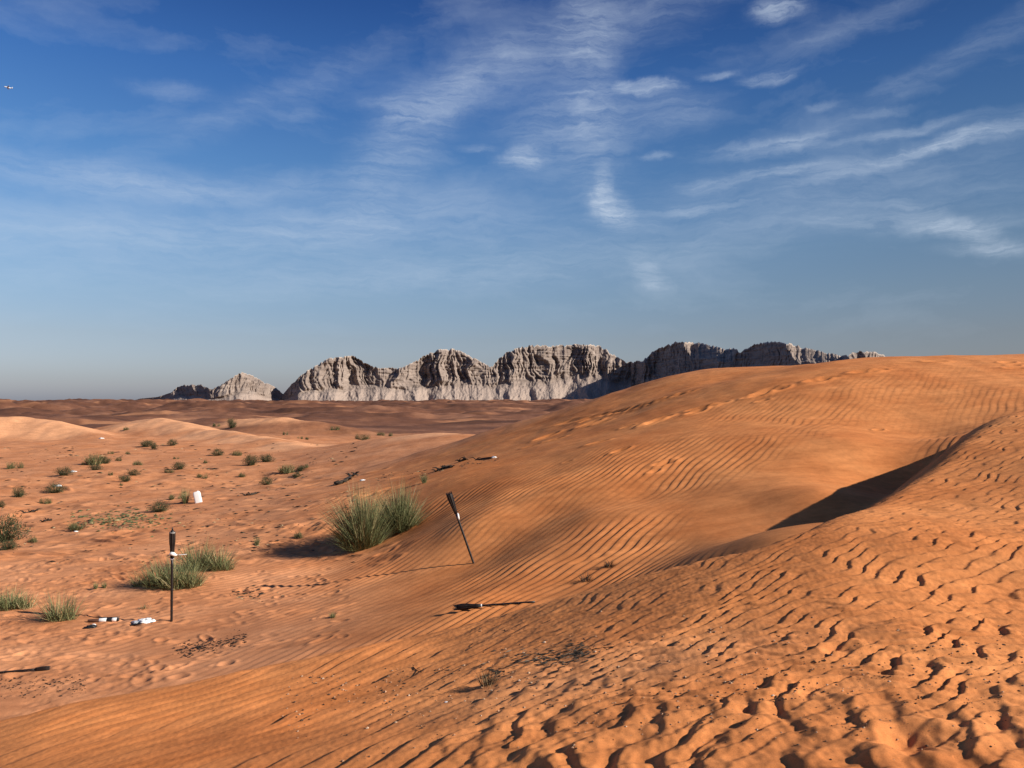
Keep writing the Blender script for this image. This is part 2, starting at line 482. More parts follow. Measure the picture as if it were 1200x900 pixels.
def ground(px_, py_, smooth=False):
    """where a sight line first meets the sand"""
    dx, dz = ray(px_, py_)
    t = math.atan(dx)
    j = int(np.argmin(np.abs(th - t)))
    sl_ = dz / math.hypot(1, dx)
    zc = (ZS if smooth else Z)[:, j]
    below = np.nonzero((sl_ * rr < zc) & (rr > 2.0))[0]
    i = below[0]
    f0 = zc[i - 1] - sl_ * rr[i - 1]; f1 = zc[i] - sl_ * rr[i]
    f = -f0 / (f1 - f0) if f1 != f0 else 0
    ri = rr[i - 1] + f * (rr[i] - rr[i - 1])
    return Vector((ri * math.sin(t), ri * math.cos(t), ri * sl_ + CAMZ))


def zat(xq, yq):
    """height of the finished sand under a point"""
    rq = math.hypot(xq, yq); tq = math.atan2(xq, yq)
    i = int(np.clip(np.searchsorted(rr, rq) - 1, 0, NR - 2)); j = int(np.clip(np.searchsorted(th, tq) - 1, 0, NTH - 2))
    a = (rq - rr[i]) / (rr[i + 1] - rr[i]); b = (tq - th[j]) / (th[j + 1] - th[j])
    a = min(max(a, 0), 1); b = min(max(b, 0), 1)
    return float((Z[i, j] * (1 - b) + Z[i, j + 1] * b) * (1 - a) + (Z[i + 1, j] * (1 - b) + Z[i + 1, j + 1] * b) * a) + CAMZ


def dent(cx, cy, sx, sy, ang, depth, rim=0.35):
    """press a shape into the sand, with a raised rim"""
    rq = math.hypot(cx, cy); tq = math.atan2(cx, cy); ext = 3.2 * max(sx, sy)
    i0, i1 = np.searchsorted(rr, rq - ext), np.searchsorted(rr, rq + ext)
    j0, j1 = np.searchsorted(th, tq - ext / rq), np.searchsorted(th, tq + ext / rq)
    xx = X[i0:i1, j0:j1] - cx; yy = Y[i0:i1, j0:j1] - cy
    c, s = math.cos(ang), math.sin(ang)
    u = (xx * c + yy * s) / sx; v = (-xx * s + yy * c) / sy
    q = u * u + v * v
    Z[i0:i1, j0:j1] += -depth * np.exp(-q) + depth * rim * np.exp(-((np.sqrt(q) - 1.75) / 0.5) ** 2)


rnd = random.Random(5)
# plants of the hollow: (px, foot row, width px, height px, kind, label)
PLANTS = [
    (16, 549, 20, 7, 'low', 'flat grey-green shrub on bare sand, highest of those along the left edge of the photo'),
    (75, 557, 19, 9, 'shrub', 'dark spreading shrub just left of a pale sand patch in the hollow'),
    (107, 544, 32, 11, 'low', 'long pale green shrub, widest of the group on the far side of the hollow'),
    (123, 543, 14, 9, 'shrub', 'rounded green shrub at the right end of the long pale green one'),
    (112, 551, 15, 7, 'shrub', 'small dark shrub directly in front of the long pale green one'),
    (160, 545, 16, 5, 'low', 'thin straggly shrub, upper one of the three beside the long pale green shrub'),
    (156, 557, 14, 7, 'shrub', 'small round shrub between the thin straggly one and the two dark tufts'),
    (147, 564, 15, 7, 'shrub', 'dark tuft with a tiny tuft at its foot left of centre in the hollow'),
    (142, 569, 7, 3, 'low', 'tiny dark tuft at the foot of a larger dark tuft'),
    (149, 532, 7, 3, 'low', 'tiny shrub speck right of another at the back of the hollow'),
    (130, 532, 8, 3, 'low', 'tiny shrub speck left of another at the back of the hollow'),
    (171, 523, 15, 8, 'shrub', 'wide dark shrub of a touching pair below the pale dune'),
    (180, 526, 9, 7, 'shrub', 'narrow round shrub of a touching pair below the pale dune'),
    (202, 523, 11, 7, 'shrub', 'lone round shrub right of the touching pair below the pale dune'),
    (147, 504, 9, 4, 'low', 'tiny dark shrub on the shoulder of the pale dune'),
    (255, 534, 14, 8, 'shrub', 'round shrub under the tail of the pale dune, left of a light green one'),
    (279, 534, 17, 6, 'low', 'light green spreading shrub under the tail of the pale dune'),
    (294, 545, 18, 11, 'shrub', 'big dark rounded shrub touching a wide green one at the middle of the hollow'),
    (312, 541, 18, 8, 'shrub', 'wide green shrub behind the big dark rounded one'),
    (241, 543, 8, 4, 'low', 'tiny dark shrub alone left of the big dark rounded one'),
    (210, 550, 15, 8, 'shrub', 'dark shrub throwing a long shadow, above the white container'),
    (198, 554, 15, 4, 'low', 'flat dry shrub with pale litter just in front of the dark shrub above the container'),
    (206, 538, 8, 3, 'low', 'tiny flat shrub directly behind the dark shrub above the container'),
    (236, 560, 17, 5, 'low', 'faint dry green shrub right above the white container'),
    (284, 559, 14, 5, 'low', 'flat dry yellowish shrub in front of the big dark rounded one'),
    (22, 582, 15, 12, 'shrub', 'tall dark round shrub on the left side of the hollow, left of the darkest one'),
    (65, 577, 21, 10, 'shrub', 'darkest wide shrub of the hollow with a pale streak behind it'),
    (54, 590, 16, 6, 'low', 'flat dark shrub just in front of the darkest wide shrub'),
    (1, 594, 9, 7, 'shrub', 'small shrub cut by the left edge of the photo'),
    (6, 633, 42, 26, 'shrub', 'large soft grey-green bush cut by the left edge above a small tuft'),
    (10, 643, 22, 11, 'shrub', 'small green tuft at the foot of the large soft bush on the left edge'),
    (38, 635, 18, 6, 'low', 'thin dried plant right of the large soft bush on the left edge'),
    (90, 621, 36, 8, 'low', 'long flat green mat of plants with white litter at its left end'),
    (187, 599, 22, 11, 'shrub', 'dense dark green shrub between the flat mat and the white container'),
    (205, 585, 16, 6, 'low', 'low yellow-green plant left of the tuft at the white container'),
    (217, 590, 17, 20, 'tuft', 'upright dark tuft of stems leaning beside the white container'),
    (272, 501, 11, 11, 'shrub', 'tall dark bush standing alone before the far rounded dune'),
    (253, 500, 10, 4, 'low', 'flat dark shrub left of the tall bush before the far rounded dune'),
    (333, 554, 30, 9, 'low', 'wide dark green shrub, left end of the cluster at the foot of the big dune'),
    (352, 552, 11, 7, 'shrub', 'small green shrub in the middle of the cluster at the foot of the big dune'),
    (348, 559, 10, 6, 'shrub', 'small shrub at the front of the cluster at the foot of the big dune'),
    (360, 548, 7, 4, 'low', 'tiny shrub at the right end of the cluster at the foot of the big dune'),
    (312, 568, 15, 9, 'shrub', 'round dark shrub with a shadow to its left, in front of the wide cluster'),
    (394, 504, 13, 4, 'low', 'dark flat scrub at the far edge of the sand, left of the green scrub'),
    (425, 515, 22, 6, 'low', 'greenish scrub on the sand in front of two dark scrub patches'),
    (445, 510, 13, 4, 'low', 'dark scrub patch at the far edge of the sand, left of a smaller one'),
    (457, 511, 8, 4, 'low', 'smaller dark scrub patch at the right end of the far row'),
    (334, 510, 7, 4, 'low', 'tiny scrub between the two pale dunes'),
    (352, 515, 7, 3, 'low', 'left one of two tiny scrub specks behind the pale dune tail'),
    (360, 515, 8, 3, 'low', 'right one of two tiny scrub specks behind the pale dune tail'),
    (497, 566, 14, 13, 'tuft', 'thin faint plant right behind the two tall grass clumps'),
    (349, 630, 18, 7, 'low', 'flat dark weed left of the tall grass clump'),
    (301, 639, 12, 12, 'tuft', 'faint pale tuft at the end of the tall clump\'s shadow'),
    (112, 690, 9, 10, 'tuft', 'left one of two little green tufts above the banded tube'),
    (122, 689, 10, 9, 'tuft', 'right one of two little green tufts above the banded tube'),
    (390, 724, 14, 8, 'tuft', 'single small weed on smooth sand between the two standing torches'),
    (687, 680, 22, 8, 'dead', 'blackened half-buried tuft, lower of the two above the lip of the near dune'),
    (714, 664, 20, 8, 'dead', 'blackened half-buried tuft, upper of the two above the lip of the near dune'),
    (98, 545, 6, 4, 'low', 'tiny shrub at the left end of the long pale green one'),
    (139, 540, 10, 4, 'low', 'faint tiny plant right of the long pale green shrub'),
    (130, 557, 7, 4, 'low', 'tiny dark plant below the pale green group'),
]
# footprints up the big dune: pairs of scuffed steps
for (a, b, s) in [(690, 497, 1), (640, 512, 1), (763, 496, .9), (772, 492, 1), (778, 543, .6), (766, 553, .4), (822, 478, 1), (842, 473, .7), (815, 483, .8), (898, 459, 1.1), (914, 456, .8),
                  (885, 464, .9), (893, 470, .5), (1012, 437, 1), (1030, 435, .7), (958, 446, 1), (972, 443, .7), (1096, 424, .9), (700, 520, .7), (727, 528, .6),
                  (690, 492, .8), (705, 495, .7), (1180, 425, .8), (1192, 432, .9), (1188, 428, .6), (650, 515, .7), (622, 523, .6), (1029, 504, .4), (665, 540, .3), (735, 500, .5)]:
    g = ground(a, b, True)
    dent(g.x, g.y, 0.30 * s, 0.13 * s, 0.25 + rnd.uniform(-.3, .3), 0.075 * s, 0.5)
# an old track along the flank
for k in range(46):
    f = k / 45.0
    g = ground(650 + f * 152 + rnd.uniform(-1, 1), 497 - f * 35 + 7 * math.sin(f * 3.1) * .4, True)
    dent(g.x, g.y, 0.28, 0.10, 0.2 + rnd.uniform(-.2, .2), 0.05 * (0.5 + 0.8 * f) * rnd.uniform(.6, 1.2), 0.3)
# trodden ground in the hollow: many old steps
for k in range(330):
    a = rnd.uniform(0, 420); b = rnd.uniform(655, 800)
    if b > 840 - a * 0.22:
        continue
    if rnd.random() < 0.35 and a > 250:
        continue
    g = ground(a, b, True)
    if SH[np.searchsorted(rr, math.hypot(g.x, g.y)), int(np.argmin(np.abs(th - math.atan2(g.x, g.y))))] > 0.4:
        continue
    dent(g.x, g.y, rnd.uniform(.06, .14), rnd.uniform(.04, .07), rnd.uniform(-1.2, 1.2), rnd.uniform(.006, .026), rnd.uniform(.2, .7))
for k in range(240):
    a = rnd.uniform(0, 470); b = rnd.uniform(550, 660)
    g = ground(a, b, True)
    s = math.hypot(g.x, g.y) / 16
    dent(g.x, g.y, rnd.uniform(.12, .3) * s, rnd.uniform(.06, .12) * s, rnd.uniform(-.6, .6), rnd.uniform(.012, .040) * s, rnd.uniform(.2, .8))
# two bigger scoops in the near sand
for (a, b, sx, sy, d) in [(1075, 865, .14, .10, .05), (985, 760, .08, .05, .03), (575, 785, .16, .10, .02), (690, 655, .2, .07, .02)]:
    g = ground(a, b, True)
    dent(g.x, g.y, sx, sy, 0.3, d, 0.3)

# little mounds that the plants have caught
for q in PLANTS:
    if q[3] >= 10 and q[4] in ('shrub', 'grass', 'low'):
        g = ground(q[0], q[1], True)
        s = q[2] / FPX * g.y
        dent(g.x + 0.1 * s, g.y, 0.65 * s, 0.5 * s, 0.0, -0.09 * s, 0.0)
PLANTS_AT = [ground(q[0], q[1]) for q in PLANTS]

# beyond: hummocks of the gravel plain
n2 = n1
xf, yf, rf = X[n2:], Y[n2:], R[n2:]
hum = ss(110, 260, rf)
ridge = 1 - np.abs(fbm(xf / 120, yf / 75, 201, 4, 0.5)) * 1.6
Z[n2:] += hum * (2.1 * fbm(xf / 34, yf / 22, 211, 4) + 4.2 * ss(0.2, 1.0, ridge) * ss(160, 500, rf) + 3.2 * fbm(xf / 420, yf / 260, 221, 3) * ss(300, 900, rf))
Z[n2:] += (1 - hum) * 0.12 * fbm(xf / 3.5, yf / 3.5, 145, 3)
Z[n2:] -= 10 * ss(6000, 20000, rf)
# the low skyline bump far left
g = ray(105, 470)
Z[n2:] += 7.5 * np.exp(-((xf - g[0] * 1900) / 42) ** 2 - ((yf - 1900) / 120) ** 2) + 4.5 * np.exp(-((xf + 1180) / 130) ** 2 - ((yf - 1900) / 160) ** 2)

# ---- soil kinds
big = fbm(X / 60.0, Y / 60.0, 301, 3)
LR = np.log(R)
gravel = ss(math.log(84), math.log(118), LR + 0.10 * big)
pale = np.zeros_like(Z)
for (a, b, Yd, sx_, sy_) in [(-20, 493, 74, 8.5, 7), (40, 493, 75, 6, 6), (80, 500, 73, 4, 5), (185, 495, 85, 6, 6), (225, 500, 80, 4, 5), (260, 507, 73, 4, 5), (300, 513, 66, 4, 4), (345, 520, 58, 3.2, 4), (320, 493, 115, 11, 7), (505, 510, 50, 3.2, 4)]:
    q = wp(a, b, Yd)
    pale = np.maximum(pale, np.exp(-(((X - q[0]) / sx_) ** 2 + ((Y - q[1]) / sy_) ** 2) * 0.9))
pale = ss(0.25, 0.75, pale + 0.12 * big)
pale += 0.55 * gravel * ss(0.45, 0.75, fbm(X / 26.0, Y / 16.0, 311, 3)) * (1 - ss(700, 1500, R))
gravel = gravel * (1 - 0.9 * np.minimum(1, pale))
dune = SH + (1 - SH) * ss(300, 560, PX) * (1 - ss(30, 36, R))     # red blown sand; the floor of the hollow is paler
grey = np.zeros_like(Z)
q = ground(640, 800, True)
grey[:n1] = np.exp(-(((x - q.x - 0.3) / 1.1) ** 2 + ((y - q.y) / 0.55) ** 2))
grey[:n1] *= sh


def mesh_obj(name, verts, faces4=None, faces3=None, mat=None, parent=None, smooth=True, attrs=None):
    me = bpy.data.meshes.new(name)
    verts = np.ascontiguousarray(verts, np.float32)
    me.vertices.add(len(verts)); me.vertices.foreach_set('co', verts.ravel())
    n4 = 0 if faces4 is None else len(faces4); n3 = 0 if faces3 is None else len(faces3)
    loops = []
    if n4: loops.append(np.ascontiguousarray(faces4, np.int32).ravel())
    if n3: loops.append(np.ascontiguousarray(faces3, np.int32).ravel())
    loops = np.concatenate(loops)
    me.loops.add(len(loops)); me.loops.foreach_set('vertex_index', loops)
    me.polygons.add(n4 + n3)
    starts = np.concatenate([np.arange(n4) * 4, n4 * 4 + np.arange(n3) * 3]).astype(np.int32)
    me.polygons.foreach_set('loop_start', starts)
    me.polygons.foreach_set('use_smooth', np.full(n4 + n3, smooth))
    for k, v in (attrs or {}).items():
        at = me.attributes.new(k, 'FLOAT', 'POINT')
        at.data.foreach_set('value', np.ascontiguousarray(v, np.float32).ravel())
    me.update(calc_edges=True)
    if mat: me.materials.append(mat)
    o = bpy.data.objects.new(name, me)
    COL.objects.link(o)
    if parent is not None:
        o.parent = parent
    return o


def material(name):
    m = bpy.data.materials.new(name)
    m.use_nodes = True
    t = NT(m.node_tree)
    b = t.n('ShaderNodeBsdfPrincipled')
    o = t.n('ShaderNodeOutputMaterial')
    t.link(b.outputs[0], o.inputs[0])
    b.inputs['Roughness'].default_value = 0.9
    b.inputs['Specular IOR Level'].default_value = 0.15
    return m, t, b


m_sand, t, b = material('sand')
geo = t.n('ShaderNodeNewGeometry').outputs['Position']


def attr(name):
    return t.n('ShaderNodeAttribute', attribute_name=name).outputs['Fac']


n_big = t.noise(geo, 0.55, 4, 0.6).outputs['Fac']
n_mid = t.noise(geo, 6.0, 5, 0.65).outputs['Fac']
n_fine = t.noise(geo, 160.0, 3, 0.7).outputs['Fac']
n_big = t.ramp(n_big, [(0.33, 0.0), (0.67, 1.0)])
floor_c = t.mix(n_big, (.62, .275, .130, 1), (.50, .198, .084, 1))
dune_c = t.mix(n_big, (.67, .260, .088, 1), (.56, .190, .058, 1))
c = t.mix(attr('dune'), floor_c, dune_c)
c = t.mix(attr('pale'), c, (.74, .36, .18, 1))
plain_n = t.noise(geo, 0.03, 6, 0.65).outputs['Fac']
plain_c = t.ramp(plain_n, [(0.36, (.100, .045, .028)), (0.52, (.185, .080, .046)), (0.68, (.36, .17, .095))])
c = t.mix(attr('gravel'), c, plain_c)
c = t.mix(t.math('MULTIPLY', attr('grey'), 0.4), c, (.44, .235, .125, 1))
grain = t.ramp(n_fine, [(0.25, 0.78), (0.5, 1.0), (0.75, 1.16)])
c = t.mix(1.0, c, grain, 'MULTIPLY')
mid = t.ramp(n_mid, [(0.3, 0.84), (0.7, 1.10)])
c = t.mix(1.0, c, mid, 'MULTIPLY')
smp = t.n('ShaderNodeMapping', ins={'Vector': geo, 'Rotation': (0, 0, math.radians(-50)), 'Scale': (0.5, 2.6, 1)}).outputs[0]
streak = t.ramp(t.noise(smp, 1.3, 5, 0.65).outputs['Fac'], [(0.32, (0.80, 0.76, 0.74)), (0.55, (1.0, 1.0, 1.0)), (0.72, (1.10, 1.12, 1.16))])
c = t.mix(0.8, c, streak, 'MULTIPLY')
speck = t.ramp(t.noise(geo, 60.0, 2, 0.5).outputs['Fac'], [(0.26, 0.72), (0.34, 1.0)])
c = t.mix(1.0, c, speck, 'MULTIPLY')
t.link(c, b.inputs['Base Color'])
b.inputs['Roughness'].default_value = 0.95
b.inputs['Specular IOR Level'].default_value = 0.08
bump = t.n('ShaderNodeBump', ins={'Strength': 0.35, 'Distance': 0.004, 'Height': n_fine})
t.link(bump.outputs[0], b.inputs['Normal'])

V = np.stack([X, Y, Z + CAMZ], -1).reshape(-1, 3)
i = np.arange(NR - 1)[:, None]; j = np.arange(NTH)[None, :]; j2 = (j + 1) % NTH
F4 = np.stack([i * NTH + j + 0 * j, (i + 1) * NTH + j, (i + 1) * NTH + j2, i * NTH + j2], -1).reshape(-1, 4)[:, ::-1]
V = np.concatenate([V, [[0, 0, float(Z[0].mean()) + CAMZ]]])
ctr = len(V) - 1
jj = np.arange(NTH)
F3 = np.stack([np.full(NTH, ctr), (jj + 1) % NTH, jj], -1)
pad = lambda a: np.concatenate([a.ravel(), [a.ravel()[0]]])
sand = mesh_obj('sand_ground', V, F4, F3, m_sand, attrs={'dune': pad(dune), 'pale': pad(np.clip(pale, 0, 1)), 'gravel': pad(gravel), 'grey': pad(grey)})
sand['kind'] = 'structure'


# ------------------------------------------------------------------ the rock range on the horizon
PROF = [(150, 472), (165, 468), (185, 466), (200, 461), (206, 455), (215, 451.5), (236, 451), (243, 455), (249, 456), (258, 452), (268, 445), (283, 436), (295, 440), (310, 447.5), (322, 454),
        (328, 459), (332, 463), (337, 455), (345, 447), (352, 441), (362, 433), (375, 425.5), (385, 420), (398, 419), (412, 417), (420, 420), (425, 424), (435, 429), (450, 431), (470, 431),
        (478, 428), (488, 422), (500, 415), (515, 409.5), (535, 409), (546, 415), (556, 420), (570, 428), (577, 430), (584, 421), (592, 414), (605, 408), (622, 404.5), (645, 405), (665, 404), (690, 403.5), (703, 405),
        (713, 411), (725, 420), (735, 424), (752, 423), (765, 412), (778, 406), (790, 401), (800, 401), (820, 402), (835, 405), (848, 409), (860, 408), (868, 412), (876, 408), (885, 403), (900, 400.5), (915, 401),
        (930, 403), (940, 407), (955, 410), (985, 417), (997, 414), (1010, 411), (1025, 412.5), (1035, 416), (1046, 419), (1060, 424), (1090, 440), (1130, 455), (1200, 468), (1240, 475)]
DIST = [(150, 3900), (206, 3650), (250, 3480), (284, 3420), (330, 3700), (350, 3480), (420, 3530), (475, 3585), (500, 3600), (570, 3680), (600, 3690), (690, 3790),
        (735, 3850), (800, 3450), (850, 3240), (872, 3170), (930, 2900), (985, 2820), (1028, 2850), (1060, 3000), (1120, 3800), (1240, 4000)]
pc = np.arange(150, 1240, 0.8)
top = np.interp(pc, [a for a, b in PROF], [b for a, b in PROF])
dst = np.interp(pc, [a for a, b in DIST], [b for a, b in DIST])
kern = np.hanning(31); kern /= kern.sum()
dst = np.convolve(np.pad(dst, 15, 'edge'), kern, 'valid')
jag = 3.4 * np.abs(gn(pc / 9.0, pc * 0, 400)) + 2.6 * np.abs(gn(pc / 4.0, pc * 0, 401)) + 1.0 * np.abs(gn(pc / 2.2, pc * 0, 402))
top = top + jag * np.clip((468 - top) / 20, 0, 1) - 1.2
ang_ = np.arctan((pc - 600) / FPX)
el_top = (HOR - top) / FPX * np.cos(ang_)
Xp, Yp = dst * np.sin(ang_), dst * np.cos(ang_)
arc = np.concatenate([[0], np.cumsum(np.hypot(np.diff(Xp), np.diff(Yp)))])
NC = len(pc)
n_t, n_c, n_b = 18, 64, 16
zb0 = -14.0
Ht = np.maximum(el_top * (dst + 180), 2.0)            # crest height over the eye
tal = 0.36 + 0.12 * gn(pc / 60.0, pc * 0, 410) + 0.05 * gn(pc / 17.0, pc * 0, 411)
tal = np.clip(tal + 0.10 * np.exp(-((pc - 690) / 70) ** 2), 0.12, 0.55)
tal = np.where(pc > 740, np.minimum(tal, 0.2), tal)
shl = np.zeros_like(pc)                                # shoulders that slope off to the right of each summit
for (a, b, c_) in [(286, 326, 1), (520, 560, .5), (690, 726, 1), (805, 862, 1), (925, 992, 1), (1015, 1050, .6), (404, 422, .5)]:
    shl = np.maximum(shl, c_ * ss(a - 8, a + 8, pc) * (1 - ss(b - 4, b + 4, pc)))
VM = []
for k in range(n_t + n_c + n_b):
    if k < n_t:
        f = k / n_t; zf = f * tal; back = f * tal * (Ht - zb0) * 1.55
    elif k < n_t + n_c:
        f = (k - n_t) / (n_c - 1); zf = tal + (1 - tal) * f
        back = tal * (Ht - zb0) * 1.55 + (1 - tal) * (Ht - zb0) * (0.75 * f - 0.25 * f * f + shl * 1.8 * np.maximum(0, f - (1 - 0.30 * shl)))
    else:
        f = (k - n_t - n_c + 1) / n_b; zf = 1 - 0.16 * f - 0.9 * f ** 3
        back = tal * (Ht - zb0) * 1.55 + (1 - tal) * (Ht - zb0) * (0.50 + shl * 1.8 * 0.30 * shl) + 900 * f
    z = zb0 + (Ht - zb0) * zf
    cl = 0.0 if k >= n_t + n_c else ss(0, 1, (zf - tal) / 0.10)
    wob = arc + 26 * gn(arc / 90, z / 70, 420) + 0.35 * z * gn(arc / 260, 0 * arc, 419)
    ribs = 120 * np.abs(gn(wob / 260, z / 900, 425)) + 52 * np.abs(gn(wob / 95, z / 500, 421)) + 34 * np.abs(gn(wob / 40, z / 220, 422)) + 24 * np.abs(gn(wob / 18, z / 90, 423)) + 9 * gn(wob / 9, z / 16, 424)
    ribs = ribs - 66
    strata = 5 * gn(arc / 120, z / 12.0, 430) + 4 * gn(arc / 40, z / 9.0, 431)
    fans = 70 * np.abs(gn(wob / 260, z / 900, 425)) + 40 * gn(arc / 130, z / 300, 440) + 26 * gn(arc / 55, z / 160, 443) + 12 * gn(arc / 26, z / 40, 441) + 5 * gn(arc / 10, z / 12, 442) - 30
    amp = np.clip((Ht - zb0) / 230, 0.15, 1.0)
    edge_ = 1.0 if k < n_t + n_c - 6 else max(0.25, 1 - 0.12 * (k - (n_t + n_c - 6)))
    dd = dst + back + amp * (cl * (ribs * edge_ * (1 - 0.5 * ss(735, 790, pc)) + strata) + (1 - cl) * fans)
    if k >= n_t + n_c:
        z = z + 10 * f * gn(arc / 60, np.full_like(arc, k * .6), 450) * amp
        dd = np.maximum(dd, dst + back)
    # keep the skyline where it belongs when the crest moves back or forth
    if k >= n_t:
        corr = (dd / (dst + 180)) ** (max(0.0, min(1.0, (k - n_t) / n_c)))
        z = zb0 + (z - zb0) * corr if k < n_t + n_c else z * (dd_top / (dst + 180)) + 0 * z
    if k == n_t + n_c - 1:
        dd_top = dd
    VM.append(np.stack([dd * np.sin(ang_), dd * np.cos(ang_), z + CAMZ], -1))
VM = np.array(VM)
NRW = len(VM)
i = np.arange(NRW - 1)[:, None]; j = np.arange(NC - 1)[None, :]
FM = np.stack([i * NC + j, i * NC + j + 1, (i + 1) * NC + j + 1, (i + 1) * NC + j], -1).reshape(-1, 4)
talw = np.concatenate([np.tile((1 - ss(0, 1, (k / n_t - 0.75) / 0.3)) if k < n_t + 6 else 0.0, NC) for k in range(NRW)])
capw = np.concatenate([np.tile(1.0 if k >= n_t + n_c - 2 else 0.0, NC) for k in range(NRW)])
m_rock, t, b = material('pale_rock')
geo = t.n('ShaderNodeNewGeometry').outputs['Position']
mp = t.n('ShaderNodeMapping', ins={'Vector': geo, 'Scale': (1, 1, 2.6)}).outputs[0]
n1_ = t.noise(mp, 0.012, 7, 0.68).outputs['Fac']
mp2 = t.n('ShaderNodeMapping', ins={'Vector': geo, 'Scale': (0.25, 0.25, 3.5)}).outputs[0]
n2_ = t.noise(mp2, 0.04, 4, 0.6).outputs['Fac']
c = t.ramp(n1_, [(0.32, (.15, .115, .098)), (0.5, (.26, .202, .168)), (0.68, (.40, .325, .275))])
c = t.mix(0.45, c, t.ramp(n2_, [(0.35, (.15, .112, .092)), (0.65, (.36, .28, .23))]))
c = t.mix(t.math('MULTIPLY', t.n('ShaderNodeAttribute', attribute_name='talus').outputs['Fac'], 0.8), c, (.37, .285, .235, 1))
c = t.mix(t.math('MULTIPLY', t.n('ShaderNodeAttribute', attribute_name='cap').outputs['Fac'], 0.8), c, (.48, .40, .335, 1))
t.link(c, b.inputs['Base Color'])
bump = t.n('ShaderNodeBump', ins={'Strength': 0.9, 'Distance': 9.0, 'Height': t.noise(geo, 0.05, 6, 0.7).outputs['Fac']})
t.link(bump.outputs[0], b.inputs['Normal'])
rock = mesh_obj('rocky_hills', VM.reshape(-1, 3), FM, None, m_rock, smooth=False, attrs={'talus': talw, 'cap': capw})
rock['kind'] = 'structure'


# ------------------------------------------------------------------ things
def tag(o, label=None, cat=None, group=None, kind=None):
    if label: o['label'] = label
    if cat: o['category'] = cat
    if group: o['group'] = group
    if kind: o['kind'] = kind
    return o


def empty(name, loc):
    o = bpy.data.objects.new(name, None)
    o.empty_display_size = 0.2
    o.location = loc
    COL.objects.link(o)
    return o


class MB:
    """collects shapes into one mesh"""
    def __init__(s):
        s.v, s.q, s.t, s.tint, s.n = [], [], [], [], 0

    def add(s, v, q=None, t=None, tint=0.5):
        v = np.asarray(v, float)
        if q is not None and len(q): s.q.append(np.asarray(q) + s.n)
        if t is not None and len(t): s.t.append(np.asarray(t) + s.n)
        s.v.append(v); s.tint.append(np.full(len(v), tint) if np.isscalar(tint) else tint)
        s.n += len(v)

    def tube(s, pts, rad, seg=10, cap=True, tint=0.5, squash=1.0):
        pts = [Vector(p) for p in pts]
        n = len(pts)
        vs = []
        d0 = (pts[-1] - pts[0]).normalized()
        up = Vector((0, 0, 1)) if abs(d0.z) < 0.9 else Vector((1, 0, 0))
        for k, p in enumerate(pts):
            d = (pts[min(k + 1, n - 1)] - pts[max(k - 1, 0)])
            d = d.normalized() if d.length > 1e-9 else d0
            a = d.cross(up).normalized(); b = a.cross(d).normalized()
            for m in range(seg):
                f = 2 * math.pi * m / seg
                vs.append(p + float(rad[k]) * (math.cos(f) * a + squash * math.sin(f) * b))
        q = [(k * seg + m, k * seg + (m + 1) % seg, (k + 1) * seg + (m + 1) % seg, (k + 1) * seg + m) for k in range(n - 1) for m in range(seg)]
        t = []
        if cap:
            c0, c1 = len(vs), len(vs) + 1
            vs += [pts[0], pts[-1]]
            t = [(c0, (m + 1) % seg, m) for m in range(seg)] + [(c1, (n - 1) * seg + m, (n - 1) * seg + (m + 1) % seg) for m in range(seg)]
        s.add([tuple(v) for v in vs], q, t, tint)

    def build(s, name, mat, parent=None, smooth=True):
        return mesh_obj(name, np.concatenate(s.v), np.concatenate(s.q) if s.q else None, np.concatenate(s.t) if s.t else None, mat, parent, smooth,
                        {'tint': np.concatenate(s.tint)})


def simple_mat(name, col, rough=0.6, spec=0.3, noise=0.0, nscale=20.0, bump=0.0):
    m, t, b = material(name)
    g = t.n('ShaderNodeTexCoord').outputs['Object']
    nz = t.noise(g, nscale, 4, 0.6).outputs['Fac']
    lo = tuple(max(0, c * (1 - noise)) for c in col) + (1,); hi = tuple(min(1, c * (1 + noise)) for c in col) + (1,)
    c = t.mix(nz, lo, hi)
    t.link(c, b.inputs['Base Color'])
    b.inputs['Roughness'].default_value = rough
    b.inputs['Specular IOR Level'].default_value = spec
    if bump:
        bp_ = t.n('ShaderNodeBump', ins={'Strength': 0.8, 'Distance': bump, 'Height': nz})
        t.link(bp_.outputs[0], b.inputs['Normal'])
    return m


def plant_mat(name, dark, light, straw):
    m, t, b = material(name)
    a = t.n('ShaderNodeAttribute', attribute_name='tint').outputs['Fac']
    c = t.ramp(a, [(0.0, dark), (0.55, light), (0.78, light), (1.0, straw)])
    t.link(c, b.inputs['Base Color'])
    b.inputs['Roughness'].default_value = 0.7
    b.inputs['Specular IOR Level'].default_value = 0.25
    return m


m_grass = plant_mat('grey_green_grass', (.045, .055, .020), (.195, .205, .088), (.50, .40, .19))
m_shrub = plant_mat('shrub_green', (.022, .028, .011), (.066, .072, .030), (.22, .17, .08))
m_low = plant_mat('pale_scrub', (.050, .055, .022), (.135, .135, .055), (.34, .25, .12))
m_dead = plant_mat('dead_twigs', (.010, .008, .006), (.040, .028, .018), (.16, .11, .07))
m_straw = plant_mat('straw', (.22, .16, .08), (.42, .32, .17), (.58, .48, .30))
m_black = simple_mat('black_lacquered_bamboo', (.012, .008, .007), 0.45, 0.4, 0.5, 30)
m_basket = simple_mat('dark_woven_cane', (.020, .011, .008), 0.6, 0.3, 0.6, 60, 0.004)
m_white = simple_mat('white_plastic', (.80, .79, .76), 0.45, 0.4, 0.06, 12)
m_band = simple_mat('black_plastic', (.015, .014, .014), 0.4, 0.4, 0.3, 20)
m_brown = simple_mat('brown_wrap', (.10, .045, .028), 0.7, 0.2, 0.35, 30)
m_metal = simple_mat('dull_metal', (.42, .38, .34), 0.4, 0.5, 0.2, 30)
